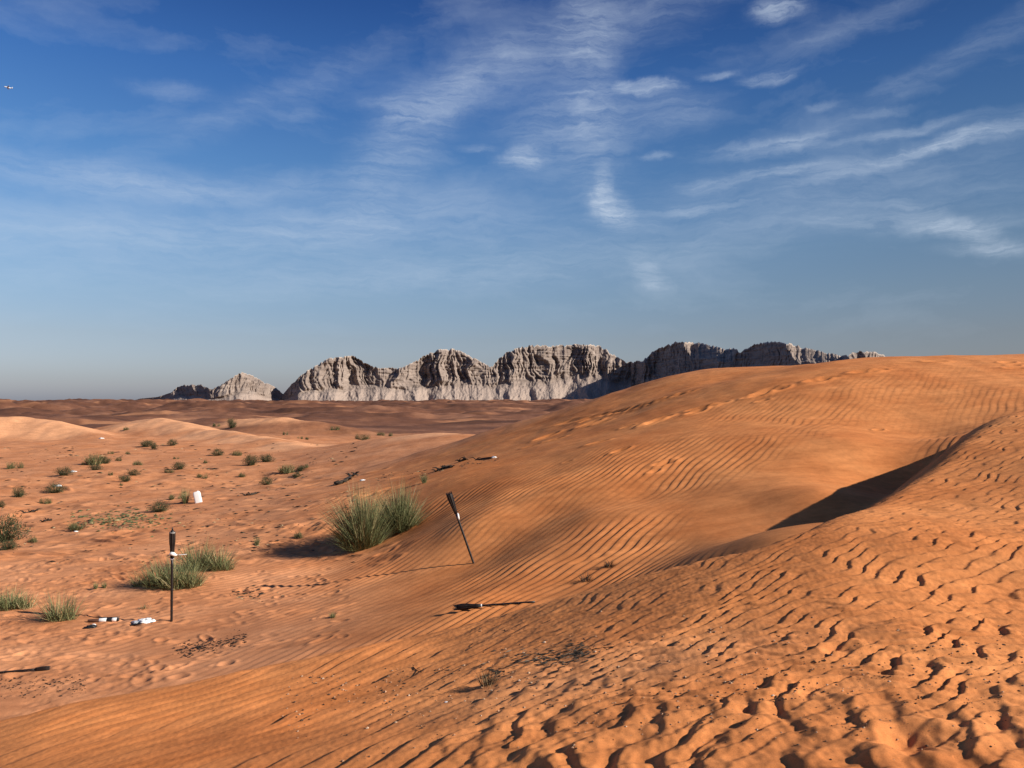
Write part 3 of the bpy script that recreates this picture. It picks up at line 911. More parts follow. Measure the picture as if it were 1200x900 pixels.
m_wood = simple_mat('weathered_wood', (.07, .042, .028), 0.85, 0.1, 0.5, 25, 0.003)


def blades(mb, n, rb, L, lean, wid, droop, rng, center=(0, 0, 0), segs=4, bias=(0, 0), straw=0.12, ell=(1, 1)):
    """n tapering curved leaves springing from a disc of radius rb"""
    a = rng.uniform(0, 2 * np.pi, n); q = np.sqrt(rng.uniform(0, 1, n)) * rb
    bx, by = q * np.cos(a) * ell[0], q * np.sin(a) * ell[1]
    az_ = a + rng.normal(0, 0.8, n)
    l0 = rng.uniform(lean[0], lean[1], n) * (0.35 + 0.65 * q / max(rb, 1e-6)) + rng.normal(0, 0.13, n)
    ln = (L[0] * 0.7 + (L[1] - L[0] * 0.7) * rng.beta(1.7, 1.9, n)) * (1.08 - 0.26 * np.clip(l0, 0, 1.2))
    dr = rng.uniform(droop[0], droop[1], n)
    wd = rng.uniform(wid[0], wid[1], n)
    dx, dy = np.cos(az_), np.sin(az_)
    ta = rng.uniform(0, np.pi, n)
    wx_, wy_ = np.cos(ta), np.sin(ta)
    px_ = center[0] + bx; py_ = center[1] + by; pz_ = np.full(n, center[2])
    rows = []
    for k in range(segs + 1):
        t_ = k / segs
        hw = 0.5 * wd * (1 - t_) ** 0.7 if k < segs else 0 * wd
        if k < segs:
            rows.append(np.stack([px_ - wx_ * hw, py_ - wy_ * hw, pz_], -1)); rows.append(np.stack([px_ + wx_ * hw, py_ + wy_ * hw, pz_], -1))
        else:
            rows.append(np.stack([px_, py_, pz_], -1))
        an = l0 + dr * (t_ + 0.5 / segs) ** 1.6
        st = ln / segs
        px_ = px_ + st * np.sin(an) * dx + bias[0] * st * t_
        py_ = py_ + st * np.sin(an) * dy + bias[1] * st * t_
        pz_ = pz_ + st * np.cos(an)
    v = np.stack(rows, 1)                     # n, 2*segs+1, 3
    m_ = 2 * segs + 1
    base_ = (np.arange(n) * m_)[:, None]
    q4 = np.concatenate([base_ + np.array([[2 * k, 2 * k + 1, 2 * k + 3, 2 * k + 2]]) for k in range(segs - 1)])
    t3 = base_ + np.array([[2 * segs - 2, 2 * segs - 1, 2 * segs]])
    tint = np.clip(rng.normal(0.45, 0.20, n), 0, 0.78)
    tint = np.where(rng.uniform(0, 1, n) < straw, rng.uniform(0.8, 1.0, n), tint)
    mb.add(v.reshape(-1, 3), q4, t3, np.repeat(tint, m_))


def leafy(mb, n, rx, ry, rz, size, rng, clumps=14, center=(0, 0, 0)):
    """a dome of small leaves gathered in uneven clumps"""
    ca = rng.uniform(0, 2 * np.pi, clumps); cr = np.sqrt(rng.uniform(0.02, 1, clumps)); cz = rng.uniform(0.15, 1, clumps)
    sc = np.sqrt(np.clip(1 - (cz * 0.95) ** 2, 0.05, 1))
    cx_, cy_ = cr * sc * np.cos(ca), cr * sc * np.sin(ca)
    k = rng.integers(0, clumps, n)
    p = np.stack([cx_[k], cy_[k], cz[k] * 0.85], -1) + rng.normal(0, 0.16, (n, 3))
    p[:, 2] = np.abs(p[:, 2])
    p = p * np.array([rx, ry, rz]) + np.array(center)
    d = rng.normal(0, 1, (n, 3)); d[:, 2] += 0.7; d /= np.linalg.norm(d, axis=1, keepdims=True)
    e = np.cross(d, rng.normal(0, 1, (n, 3))); e /= np.linalg.norm(e, axis=1, keepdims=True)
    s_ = size * rng.uniform(0.6, 1.5, n)[:, None]
    v = np.stack([p - e * s_ * 0.22, p + d * s_ * 0.5 + e * s_ * 0.05, p + d * s_ * 1.0, p + e * s_ * 0.22 + d * s_ * 0.4], 1)
    q4 = (np.arange(n) * 4)[:, None] + np.array([[0, 1, 2, 3]])
    tc_ = rng.uniform(0.15, 0.65, clumps)
    tint = np.clip(tc_[k] + rng.normal(0, 0.15, n), 0, 0.78)
    tint = np.where(rng.uniform(0, 1, n) < 0.06, 0.9, tint)
    mb.add(v.reshape(-1, 3), q4, None, np.repeat(tint, 4))


# ---- prototype plant meshes, one unit wide; each plant in the hollow is an object of its own
def proto_shrub(seed):
    rng = np.random.default_rng(seed); mb = MB()
    blades(mb, 170, 0.18, (0.30, 0.56), (0.5, 1.45), (0.012, 0.024), (0.0, 0.4), rng, segs=3, straw=0.05)
    leafy(mb, 1400, 0.50, 0.46, 0.46, 0.065, rng, 22)
    return mb


def proto_low(seed):
    rng = np.random.default_rng(seed); mb = MB()
    for k in range(6):
        cx_ = rng.uniform(-0.34, 0.34); cy_ = rng.uniform(-0.2, 0.2)
        blades(mb, 40, 0.10, (0.14, 0.30), (0.3, 1.3), (0.010, 0.020), (0.1, 0.6), rng, (cx_, cy_, 0), segs=3, straw=0.2)
        leafy(mb, 90, 0.17, 0.15, 0.20, 0.045, rng, 5, (cx_, cy_, 0))
    return mb


def proto_tuft(seed):
    rng = np.random.default_rng(seed); mb = MB()
    blades(mb, 170, 0.16, (0.5, 1.0), (0.05, 0.7), (0.014, 0.030), (0.0, 0.5), rng, segs=4, straw=0.15)
    return mb


def proto_dead(seed):
    rng = np.random.default_rng(seed); mb = MB()
    blades(mb, 120, 0.22, (0.25, 0.55), (0.6, 1.5), (0.014, 0.030), (0.0, 0.5), rng, segs=3, straw=0.1, bias=(-0.3, -0.1))
    return mb


MAKERS = {'shrub': (proto_shrub, m_shrub, 'shrub', 'desert shrub', 5, 0.50), 'low': (proto_low, m_low, 'low_shrub', 'low shrub', 4, 0.22),
          'tuft': (proto_tuft, m_grass, 'grass_tuft', 'grass tuft', 3, 0.95), 'dead': (proto_dead, m_dead, 'dead_tuft', 'dead tuft', 2, 0.30)}
GROUPS = {'shrub': 'shrubs dotted over the sandy hollow', 'low': 'low scrubby plants on the sand', 'tuft': 'small tufts of grass on the sand', 'dead': 'dead tufts on the near dune'}
cache = {}
rp = random.Random(11)
for q, g in zip(PLANTS, PLANTS_AT):
    fn, mt, nm, cat, nvar, hu = MAKERS[q[4]]
    key = (q[4], rp.randrange(nvar))
    if key not in cache:
        o = fn(900 + 31 * key[1] + len(q[4])).build(nm, mt)
        cache[key] = o
    else:
        o = cache[key].copy()
        COL.objects.link(o)
    u = g.y / FPX
    sx_ = q[2] * u * (1.15 if q[4] != 'tuft' else 0.9); sz_ = 1.12 * q[3] * u / hu
    if q[4] == 'tuft': sx_ = max(sx_, 0.6 * sz_)
    o.scale = (sx_, min(sx_, 1.4 * sz_) if q[4] != 'low' else sx_ * 0.8, sz_)
    o.rotation_euler = (0, 0, rp.uniform(-0.5, 0.5) + rp.choice([0, math.pi]))
    o.location = (g.x, g.y, zat(g.x, g.y) - 0.01)
    tag(o, q[5], cat, GROUPS[q[4]])


# ---- the tall clumps and the nearer grasses
def clump(name, px_, py_, label, spec, stalks, mat=m_grass, seed=1, cat='grass clump', group='green grass clumps in the hollow'):
    g = ground(px_, py_)
    u = g.y / FPX
    root = empty(name, (g.x, g.y, zat(g.x, g.y) - 0.02))
    rng = np.random.default_rng(seed)
    mb = MB()
    for (dx, dy, n, rb, L0, L1, le0, le1, dr0, dr1, bx, by) in spec:
        blades(mb, n, rb * u, (L0 * u, L1 * u), (le0, le1), (0.40 * u, 0.85 * u), (dr0, dr1), rng, (dx * u, dy * u, 0), 5, (bx, by), straw=0.10)
    mb.build('blades', mat, root)
    if stalks:
        mb = MB()
        for (dx, dy, n, rb, L0, L1, le0, le1, dr0, dr1) in stalks:
            blades(mb, n, rb * u, (L0 * u, L1 * u), (le0, le1), (0.5 * u, 0.9 * u), (dr0, dr1), rng, (dx * u, dy * u, 0), 5, straw=0.0)
        mb.build('dry_stalks', m_straw, root)
    tag(root, label, cat, group)
    return root


clump('grass_clump', 427, 642, 'largest grey-green grass clump, left one of the tall pair left of the leaning torch',
      [(0, 0, 1000, 11, 40, 84, 0.0, 0.75, -0.05, 0.40, -0.10, 0), (-6, 3, 900, 13, 36, 80, 0.35, 1.15, 0.0, 0.45, -0.34, 0), (-10, -4, 480, 13, 20, 62, 0.7, 1.5, -0.1, 0.35, -0.30, 0), (6, 4, 380, 10, 30, 66, 0.3, 0.95, 0.0, 0.4, 0.08, 0)],
      [(-4, 0, 130, 13, 50, 92, 0.0, 0.8, 0.0, 0.35)], seed=3)
clump('grass_clump', 469, 622, 'second tall grass clump with straw tips, right one of the pair beside the leaning torch',
      [(0, 0, 800, 11, 30, 66, 0.0, 0.9, 0.0, 0.4, 0, 0), (-8, 2, 420, 11, 26, 58, 0.4, 1.25, 0.0, 0.4, -0.14, 0), (5, 0, 400, 11, 24, 56, 0.5, 1.45, 0.0, 0.4, 0.16, 0)],
      [(0, 4, 100, 10, 40, 72, 0.0, 0.7, 0.0, 0.3), (8, 0, 34, 6, 34, 62, 0.6, 1.15, 0.0, 0.4)], seed=4)
clump('grass_clump', 198, 687, 'wide low grass clump behind the upright torch, front half of the long mass',
      [(-12, 0, 460, 13, 20, 46, 0.2, 1.4, 0.1, 0.6, -.1, 0), (6, 0, 560, 15, 22, 50, 0.1, 1.4, 0.1, 0.6, 0, 0), (24, 2, 380, 11, 18, 40, 0.3, 1.45, 0.2, 0.7, .1, 0), (-36, 4, 120, 7, 12, 26, 0.2, 1.3, 0.1, 0.5, -.1, 0)],
      [(14, -4, 40, 12, 24, 42, 0.6, 1.3, 0.2, 0.7)], seed=5)
clump('grass_clump', 243, 667, 'bushy grass clump at the right rear of the long mass behind the upright torch',
      [(-10, 0, 620, 14, 20, 46, 0.1, 1.4, 0.1, 0.5, 0, 0), (12, 0, 440, 12, 16, 38, 0.2, 1.45, 0.1, 0.5, 0.05, 0), (25, -2, 90, 6, 8, 20, 0.4, 1.4, 0.1, 0.5, .1, 0)],
      [(14, 0, 34, 10, 18, 34, 0.3, 1.1, 0.1, 0.5)], seed=6)
clump('grass_clump', 70, 726, 'open fan-shaped grass clump left of the banded white tube',
      [(0, 0, 190, 9, 18, 42, 0.2, 1.2, -0.1, 0.3, 0, 0), (-6, 0, 130, 9, 16, 38, 0.7, 1.5, -0.1, 0.3, -.1, 0), (12, 2, 60, 5, 22, 40, 0.1, 0.8, 0, 0.3, 0.15, 0)],
      [(-6, 3, 34, 8, 24, 50, 0.1, 0.9, 0.0, 0.3)], seed=7)
clump('grass_clump', 12, 712, 'soft green grass clump on the left edge above the dark pole',
      [(0, 0, 420, 14, 14, 32, 0.1, 1.2, 0.1, 0.5, 0, 0), (14, 2, 160, 8, 12, 24, 0.2, 1.2, 0.1, 0.5, 0, 0), (-16, 0, 160, 9, 14, 28, 0.2, 1.2, 0.1, 0.5, 0, 0)],
      [(20, 0, 20, 9, 12, 24, 0.5, 1.3, 0.1, 0.4)], seed=8)
clump('grass_tuft', 578, 800, 'grey bristly tuft with a blackened back sticking out of the near dune',
      [(-6, 3, 90, 9, 14, 26, 0.0, 0.7, 0.0, 0.4, 0, 0)], [(-4, -2, 60, 11, 10, 20, 0.1, 0.7, 0.0, 0.3)], mat=m_dead, seed=9, cat='grass tuft', group='dry grass tufts')
clump('grass_tuft', 168, 713, 'tiny dry tuft with a pale stalk above the crumpled white bag',
      [(0, 0, 26, 4, 5, 10, 0.2, 1.1, 0.0, 0.4, 0, 0)], [(4, 0, 9, 2, 7, 12, 0.7, 1.0, 0.0, 0.2)], mat=m_low, seed=10, cat='grass tuft', group='dry grass tufts')


# ---- garden torches
def rings(mb, prof, seg=18, wob=0.0):
    mb.tube([(0, 0, z) for z, r in prof], [r for z, r in prof], seg)


def torch(label, loc, direction, L, pole_r, head, tags=()):
    """a black pole with a woven oil-lamp head; local z runs from the foot to the wick"""
    root = empty('garden_torch', loc)
    root.rotation_mode = 'QUATERNION'
    root.rotation_quaternion = Vector((0, 0, 1)).rotation_difference(Vector(direction))
    hb = L - head['len']
    mb = MB()
    n = 9
    mb.tube([(0, 0, -0.12 + (hb + 0.14) * k / (n - 1)) for k in range(n)], [pole_r * (1.06 if k in (3, 6) else 1.0) for k in range(n)], 10)
    for k in range(1, 6):                                   # cane joints
        z = hb * k / 6
        mb.tube([(0, 0, z - 0.006), (0, 0, z - 0.003), (0, 0, z + 0.003), (0, 0, z + 0.006)], [pole_r * 1.0, pole_r * 1.22, pole_r * 1.22, pole_r * 1.0], 10, False)
    mb.build('pole', m_black, root)
    prof = head['prof']                                     # (fraction, radius)
    mb = MB()
    nn = 26
    zs = np.linspace(prof[0][0], prof[-1][0], nn)
    rs = np.interp(zs, [a for a, b in prof], [b for a, b in prof])
    mb.tube([(0, 0, hb + z * head['len']) for z in zs], [r * (1.0 + (0.06 if k % 2 else -0.03)) for k, r in enumerate(rs)], 20)
    nslat = 10
    for k in range(nslat):                                  # upright canes that stand proud of the weave and fray at the top
        f = 2 * math.pi * k / nslat
        fr = head.get('fray', 0.0) * (0.4 + 0.6 * ((k * 7) % nslat) / nslat)
        pts, rad = [], []
        for z in list(zs[::5]) + [zs[-1]]:
            r = float(np.interp(z, zs, rs)) * 1.05
            pts.append((r * math.cos(f), r * math.sin(f), hb + z * head['len'])); rad.append(0.006)
        r = float(rs[-1]) * (1.05 + 1.2 * fr)
        pts.append((r * math.cos(f), r * math.sin(f), hb + (zs[-1] + 0.03 + fr) * head['len'])); rad.append(0.003)
        mb.tube(pts, rad, 5)
    mb.build('basket', m_basket, root)
    top = hb + prof[-1][0] * head['len']
    if head.get('cap'):
        r = prof[-1][1]
        mb = MB()
        mb.tube([(0, 0, top - 0.012), (0, 0, top - 0.010), (0, 0, top + 0.006), (0, 0, top + 0.008)], [r * 0.9, r * 1.12, r * 1.12, r * 0.9], 20)
        mb.build('rim', m_metal, root)
        mb = MB()
        mb.tube([(0, 0, top + 0.008), (0, 0, top + 0.016), (0, 0, top + 0.035), (0, 0, top + 0.040)], [r * 0.75, r * 0.72, r * 0.5, 0.012], 18)
        mb.tube([(0, 0, top + 0.038), (0, 0, top + 0.072), (0, 0, top + 0.078)], [0.012, 0.011, 0.004], 8)
        mb.build('lamp_cap', m_band, root)
    if head.get('collar'):
        z0 = hb + head['collar'] * head['len']
        mb = MB()
        rr_ = pole_r * 1.5
        mb.tube([(0, 0, z0 - .010), (0, 0, z0 - .009), (0, 0, z0 + .009), (0, 0, z0 + .010)], [rr_ * .9, rr_, rr_, rr_ * .9], 12)
        mb.build('collar', m_white, root)
    for nm, pts, rad, sq in tags:
        mb = MB(); mb.tube(pts, rad, 10, squash=sq)
        mb.build(nm, m_white, root)
    tag(root, label, 'garden torch', 'black garden torches left on the sand')
    return root


g = ground(201, 728)
u = g.y / FPX
hlen = 33 * u
torch('upright black garden torch on the left with a white rag knotted under its lamp', (g.x, g.y, zat(g.x, g.y)), (0.0, 0.0, 1), 106 * u, 1.4 * u,
      {'len': hlen, 'prof': [(0.0, 1.5 * u), (0.12, 1.9 * u), (0.45, 2.2 * u), (0.55, 2.9 * u), (0.90, 3.0 * u)], 'cap': True, 'collar': -0.03},
      [('rag', [(-.02, -.055, 78 * u), (.02, -.075, 79.5 * u), (.05, -.06, 78.5 * u), (.075, -.05, 77.5 * u), (0.10, -.05, 77.6 * u)], [.012, .034, .038, .022, .008], 0.8),
       ('ribbon', [(.11, -.05, 78.0 * u), (.14, -.05, 77.6 * u), (.19, -.045, 77.9 * u), (.245, -.04, 78.2 * u)], [.005, .013, .010, .004], 0.5)])
g = ground(555, 660)
u = g.y / FPX
torch('leaning black garden torch with a white tag, stuck in rippled sand beside tall grass', (g.x, g.y, zat(g.x, g.y)), (-29, -1.5, 82), 86 * u, 1.25 * u,
      {'len': 25 * u, 'prof': [(0.0, 1.4 * u), (0.3, 2.0 * u), (0.7, 3.1 * u), (0.92, 3.6 * u), (1.0, 3.1 * u)], 'fray': 0.06},
      [('tag', [(.022, -.03, 54.5 * u), (.022, -.045, 56.0 * u), (.032, -.045, 60.0 * u), (.032, -.035, 61.5 * u)], [.022, .036, .036, .020], 0.45)])
a_, b_ = ground(616, 706.5), ground(534, 718.5)
d_ = Vector((b_.x - a_.x, b_.y - a_.y, zat(b_.x, b_.y) + 0.075 - zat(a_.x, a_.y) - 0.005))
u = a_.y / FPX
torch('fallen black garden torch lying on smooth sand with a charred head', (a_.x, a_.y, zat(a_.x, a_.y) + 0.005), d_, d_.length, 1.2 * u,
      {'len': d_.length * 0.36, 'prof': [(0.0, 1.5 * u), (0.25, 2.0 * u), (0.50, 2.5 * u), (0.58, 3.2 * u), (0.85, 3.3 * u), (0.95, 2.6 * u)], 'fray': 0.16, 'collar': -0.02})
# dark pole on the left edge
a_, b_ = ground(-34, 792), ground(57, 785)
za, zb_ = zat(a_.x, a_.y) + .012, zat(b_.x, b_.y) + .022
d_ = Vector((b_.x - a_.x, b_.y - a_.y, zb_ - za)); u = a_.y / FPX
torch('fallen dark garden torch lying flat, cut by the left edge of the photo', (a_.x, a_.y, za), d_, d_.length, 1.1 * u,
      {'len': 14 * u, 'prof': [(0.0, 1.3 * u), (0.3, 1.7 * u), (0.7, 2.2 * u), (1.0, 1.8 * u)], 'fray': 0.10})


# ---- litter
def crumple(mb, sx_, sy_, sz_, seed, n=22, rough=0.45, tint=.5):
    """a crushed bag: a lumpy closed skin resting on the sand"""
    vs = []
    for a in range(n + 1):
        p = math.pi * a / n
        for b_ in range(n):
            q_ = 2 * math.pi * b_ / n
            d = (math.sin(p) * math.cos(q_), math.sin(p) * math.sin(q_), math.cos(p))
            k = 1 + rough * float(gn(np.array([d[0] * 2.3 + d[2]]), np.array([d[1] * 2.3 + seed]), seed)[0]) + 0.4 * rough * float(gn(np.array([d[0] * 6 + d[2] * 4]), np.array([d[1] * 6.0]), seed + 3)[0])
            vs.append((d[0] * sx_ * k, d[1] * sy_ * k, max(-0.12 * sz_, d[2] * sz_ * k) + 0.05 * sz_))
    q4 = [(a * n + b_, (a + 1) * n + b_, (a + 1) * n + (b_ + 1) % n, a * n + (b_ + 1) % n) for a in range(n) for b_ in range(n)]
    mb.add(vs, q4, None, tint)


# white container beside the dark tuft
g = ground(233, 589); u = g.y / FPX
root = empty('plastic_container', (g.x, g.y, zat(g.x, g.y) - 0.01))
root.rotation_euler = (math.radians(-4), math.radians(-13), math.radians(14))
mb = MB()
hw, hd, hh = 4.0 * u, 2.6 * u, 13.5 * u
rows = [(0.0, .90), (0.02, .98), (0.06, 1.0), (0.5, 0.985), (0.80, 1.0), (0.90, .96), (0.97, .82), (1.0, .66)]
vs, nper = [], 20
for zf, k in rows:
    for m in range(nper):
        f = 2 * math.pi * (m + .5) / nper
        e = 0.42
        vs.append((hw * k * math.copysign(abs(math.cos(f)) ** e, math.cos(f)), hd * k * math.copysign(abs(math.sin(f)) ** e, math.sin(f)), hh * zf))
q4 = [(a * nper + m, a * nper + (m + 1) % nper, (a + 1) * nper + (m + 1) % nper, (a + 1) * nper + m) for a in range(len(rows) - 1) for m in range(nper)]
vs += [(0, 0, 0), (0, 0, hh)]
t3 = [(len(vs) - 2, (m + 1) % nper, m) for m in range(nper)] + [(len(vs) - 1, (len(rows) - 1) * nper + m, (len(rows) - 1) * nper + (m + 1) % nper) for m in range(nper)]
mb.add(vs, q4, t3)
mb.build('body', m_white, root)
mb = MB(); mb.tube([(hw * .35, 0, hh * .97), (hw * .35, 0, hh * 1.035), (hw * .35, 0, hh * 1.04)], [.030, .030, .024], 14)
mb.build('screw_cap', m_white, root)
tag(root, 'white plastic container standing tilted beside the upright dark tuft', 'container')

# banded tube
a_, b_ = ground(103, 729.5), ground(139.5, 728.5)
L = math.hypot(b_.x - a_.x, b_.y - a_.y); u = a_.y / FPX
root = empty('banded_tube', (a_.x, a_.y, zat(a_.x, a_.y) + 2.0 * u))
d_ = Vector((b_.x - a_.x, b_.y - a_.y, zat(b_.x, b_.y) - zat(a_.x, a_.y) + 0.6 * u))
root.rotation_mode = 'QUATERNION'; root.rotation_quaternion = d_.to_track_quat('X', 'Z')
L = d_.length
for nm, x0, x1, r0, r1, mt in [('wrapper', 0, .36, 1.5, 2.2, m_brown), ('sleeve', .362, .60, 2.4, 2.4, m_white), ('band', .602, .78, 2.3, 2.3, m_band), ('sleeve', .782, .93, 2.4, 2.2, m_white), ('cap', .932, 1.0, 2.2, 1.8, m_band)]:
    mb = MB()
    mb.tube([(L * x0, 0, 0), (L * (x0 + .01), 0, 0), (L * (x0 + x1) / 2, 0, 0), (L * (x1 - .01), 0, 0), (L * x1, 0, 0)], [r0 * u * .9, r0 * u, (r0 + r1) / 2 * u, r1 * u, r1 * u * .9], 16)
    mb.build(nm, mt, root)
tag(root, 'white tube with black bands and a brown wrapper lying right of the fan-shaped grass', 'tube')

g = ground(106, 735.5); u = g.y / FPX
root = empty('crushed_pouch', (g.x, g.y, zat(g.x, g.y))); root.rotation_euler = (0, 0, 0.5)
mb = MB(); crumple(mb, 5.6 * u, 4.0 * u, 2.6 * u, 5); mb.build('pouch', m_band, root)
mb = MB(); mb.tube([(1.0 * u, 3.0 * u, 1.6 * u), (2.5 * u, 3.2 * u, 2.9 * u), (4.5 * u, 2.0 * u, 2.8 * u), (6.2 * u, .5 * u, 1.2 * u)], [.4 * u, 1.1 * u, 1.0 * u, .4 * u], 8, squash=.5)
mb.build('flap', m_white, root)
tag(root, 'small black crushed pouch with a white flap in front of the banded tube', 'pouch')

g = ground(169, 729); u = g.y / FPX
root = empty('plastic_bag', (g.x, g.y, zat(g.x, g.y))); root.rotation_euler = (0, -0.08, 0.12)
mb = MB(); crumple(mb, 11.5 * u, 7 * u, 3.0 * u, 8, 30, 0.5)
mb.tube([(8 * u, 0, 1.2 * u), (11 * u, -1 * u, 1.6 * u), (13 * u, -1 * u, .6 * u)], [2.2 * u, 1.5 * u, .4 * u], 9, squash=.6)
mb.build('bag', m_white, root)
mb = MB(); crumple(mb, 7.5 * u, 3.4 * u, 1.5 * u, 9, 20, 0.5); o = mb.build('underside', m_band, root); o.location = (-5 * u, -5.6 * u, 0)
tag(root, 'crumpled white plastic bag with a dark underside left of the upright torch', 'plastic bag')


def stick(name, pts, r, label, mat=m_wood, cat='stick', lift=0.4, group=None, twigs=0, seed=0):
    P = [ground(a, b) for a, b in pts]
    o0 = P[0]
    mb = MB()
    rs = [r * P[0].y / FPX * (1 - 0.6 * k / (len(P) - 1)) for k in range(len(P))]
    mb.tube([(p.x - o0.x, p.y - o0.y, zat(p.x, p.y) - o0.z + lift * rs[k]) for k, p in enumerate(P)], rs, 7)
    rs_ = random.Random(seed)
    for k in range(twigs):
        p = P[rs_.randrange(len(P))]
        s = p.y / FPX * rs_.uniform(3, 9)
        a = rs_.uniform(0, 6.28)
        q0 = Vector((p.x - o0.x, p.y - o0.y, zat(p.x, p.y) - o0.z + 0.01))
        mb.tube([q0, q0 + Vector((math.cos(a) * s * .5, math.sin(a) * s * .4, s * .35)), q0 + Vector((math.cos(a) * s, math.sin(a) * s * .8, s * rs_.uniform(.1, .6)))],
                [rs[0] * .5, rs[0] * .35, rs[0] * .12], 5, tint=rs_.uniform(.1, .6))
    o = mb.build(name, mat)
    o.location = (o0.x, o0.y, o0.z)
    tag(o, label, cat, group)
    return o


stick('stick', [(140, 723.5), (125, 724), (110, 723.5), (100, 721)], 0.75, 'thin dark stick lying just behind the banded tube', m_black)
stick('dead_branch', [(393, 569), (400, 567), (407, 563.5), (412, 559), (416, 556)], 2.6, 'dark dead branch rising from the sand behind the tall grass clump', m_dead, 'branch', 0.9, twigs=26, seed=3)
stick('dead_branch', [(529, 548), (522, 549), (515, 551), (511, 553)], 2.0, 'dark dead branch on the flank of the big dune, longest of the row of scraps', m_dead, 'branch', 0.6, 'dark scraps of brush on the dune flank', 26, 4)
stick('dead_branch', [(545, 539.5), (538, 541)], 1.8, 'short dark brush scrap in the row between the long branch and the flat dark bark', m_dead, 'branch', 0.6, 'dark scraps of brush on the dune flank', 14, 5)
stick('bark_slab', [(575, 537.5), (566, 538), (558, 539)], 1.6, 'flat dark slab of bark on the dune flank beside a white scrap', m_wood, 'bark', 0.5, None, 3, 6)
stick('stick', [(366, 688), (374, 686), (383, 683.5)], 0.7, 'short dark strip standing in for the shadow of the leaning torch head, below the tall grass clump', m_wood, 'stick')  # solid strip added in place of the leaning torch head's cast shadow
stick('dead_branch', [(300, 579), (294, 580.5), (288, 581)], 1.6, 'short black branch on the sand right of the white container', m_dead, 'branch', 0.7, None, 8, 7)
stick('dead_branch', [(40, 600), (35, 600.5), (29, 601.5)], 1.5, 'dark twiggy branch on the sand at left, above a second one', m_dead, 'branch', 0.7, None, 10, 8)
stick('dead_branch', [(60, 610), (55, 610.5), (50, 612)], 1.4, 'dark twiggy branch on the sand at left, just above the flat green mat', m_dead, 'branch', 0.7, None, 8, 9)
stick('twig', [(720, 758), (708, 759), (695, 761), (680, 764)], 0.55, 'long thin dark twig trailing right from the brush on the near dune', m_wood, 'twig', .5, None, 5, 10)
stick('twig', [(484, 782), (488, 786), (494, 788)], 0.7, 'small forked dark twig left of the grey bristly tuft', m_wood, 'twig', .6, None, 6, 11)
g = ground(579, 536.5); u = g.y / FPX
mb = MB(); crumple(mb, 3.4 * u, 3 * u, 1.6 * u, 21, 14)
o = mb.build('paper_scrap', m_white); o.location = (g.x, g.y, zat(g.x, g.y)); tag(o, 'white scrap of paper beside the flat dark bark on the dune flank', 'paper scrap')
for (a, b, s, lb) in [(523, 823, 2.2, 'white pebble-sized scrap below the grey bristly tuft on the near dune'), (89, 623, 2.6, 'white scrap at the left end of the flat green mat'),
                      (86, 553, 4.0, 'pale flat scrap right of the dark spreading shrub'), (68, 570, 5.0, 'thin white streak of litter behind the darkest wide shrub'), (36, 600, 1.8, 'tiny white scrap under the upper dark twiggy branch'),
                      (425, 563, 3.5, 'pale scrap right of the dark dead branch'), (119, 514, 3.0, 'white speck on the sand below the first pale dune')]:
    g = ground(a, b); u = g.y / FPX
    mb = MB(); crumple(mb, s * u, s * .7 * u, s * .35 * u, int(a), 12)
    o = mb.build('white_scrap', m_white); o.location = (g.x, g.y, zat(g.x, g.y)); tag(o, lb, 'litter')

# ---- countless small stuff
OCT_V = np.array([(1, 0, 0), (0, 1, 0), (-1, 0, 0), (0, -1, 0), (0, 0, 1), (0, 0, -1)], float)
OCT_F = np.array([(0, 1, 4), (1, 2, 4), (2, 3, 4), (3, 0, 4), (1, 0, 5), (2, 1, 5), (3, 2, 5), (0, 3, 5)])


def scatter(name, pts, mat, lo, hi, seed, flat=0.6, long=1.0, tint=None):
    rng = np.random.default_rng(seed); mb = MB()
    for (a, b) in pts:
        try:
            g = ground(a, b)
        except IndexError:
            continue
        u = g.y / FPX
        s = u * (lo + (hi - lo) * rng.uniform() ** 2.2)
        v = OCT_V * rng.uniform(0.6, 1.3, (6, 1)) * np.array([s * long, s, s * flat])
        an = rng.uniform(0, 6.28) if long < 1.5 else rng.normal(0.5, 0.5)
        c_, s_ = math.cos(an), math.sin(an)
        v = np.stack([v[:, 0] * c_ - v[:, 1] * s_ + g.x, v[:, 0] * s_ + v[:, 1] * c_ + g.y, v[:, 2] + g.z + s * flat * 0.35], -1)
        mb.add(v, None, OCT_F, rng.uniform(0, 1) if tint is None else tint)
    o = mb.build(name, mat, None, False)
    o['kind'] = 'stuff'
    return o


m_peb, t, b = material('pebble')
c = t.ramp(t.n('ShaderNodeAttribute', attribute_name='tint').outputs['Fac'], [(0.0, (.03, .02, .015)), (0.45, (.13, .075, .045)), (0.72, (.42, .24, .14)), (0.95, (.48, .32, .20)), (1.0, (.66, .50, .36))])
t.link(c, b.inputs['Base Color'])
rg = random.Random(77)
pts = []
while len(pts) < 1500:
    a, b_ = rg.uniform(330, 1200), rg.gauss(805, 38)
    if b_ < 715 or b_ > 893 or (a < 560 and b_ < 790 - (a - 330) * 0.05): continue
    if rg.random() > 0.35 + 0.65 * float(gn(np.array([a / 60.]), np.array([b_ / 25.]), 500)[0] > 0.0): continue
    pts.append((a, b_))
scatter('gravel', pts, m_peb, 0.45, 2.3, 1)
pts = []
for k in range(460):
    f = rg.random(); pts.append((206 + 82 * f + rg.gauss(0, 3), 764 - 16 * f + rg.gauss(0, 2.6 + 3 * math.sin(f * 9) ** 2)))
scatter('charcoal_bits', pts, m_dead, 0.3, 1.9, 2, 0.5, 1.4, 0.2)
pts = [(rg.uniform(0, 102), 793 + rg.uniform(0, 22) + rg.gauss(0, 4)) for k in range(240)]
scatter('dark_pebbles', pts, m_dead, 0.3, 1.7, 3, 0.6, 1.2, 0.25)
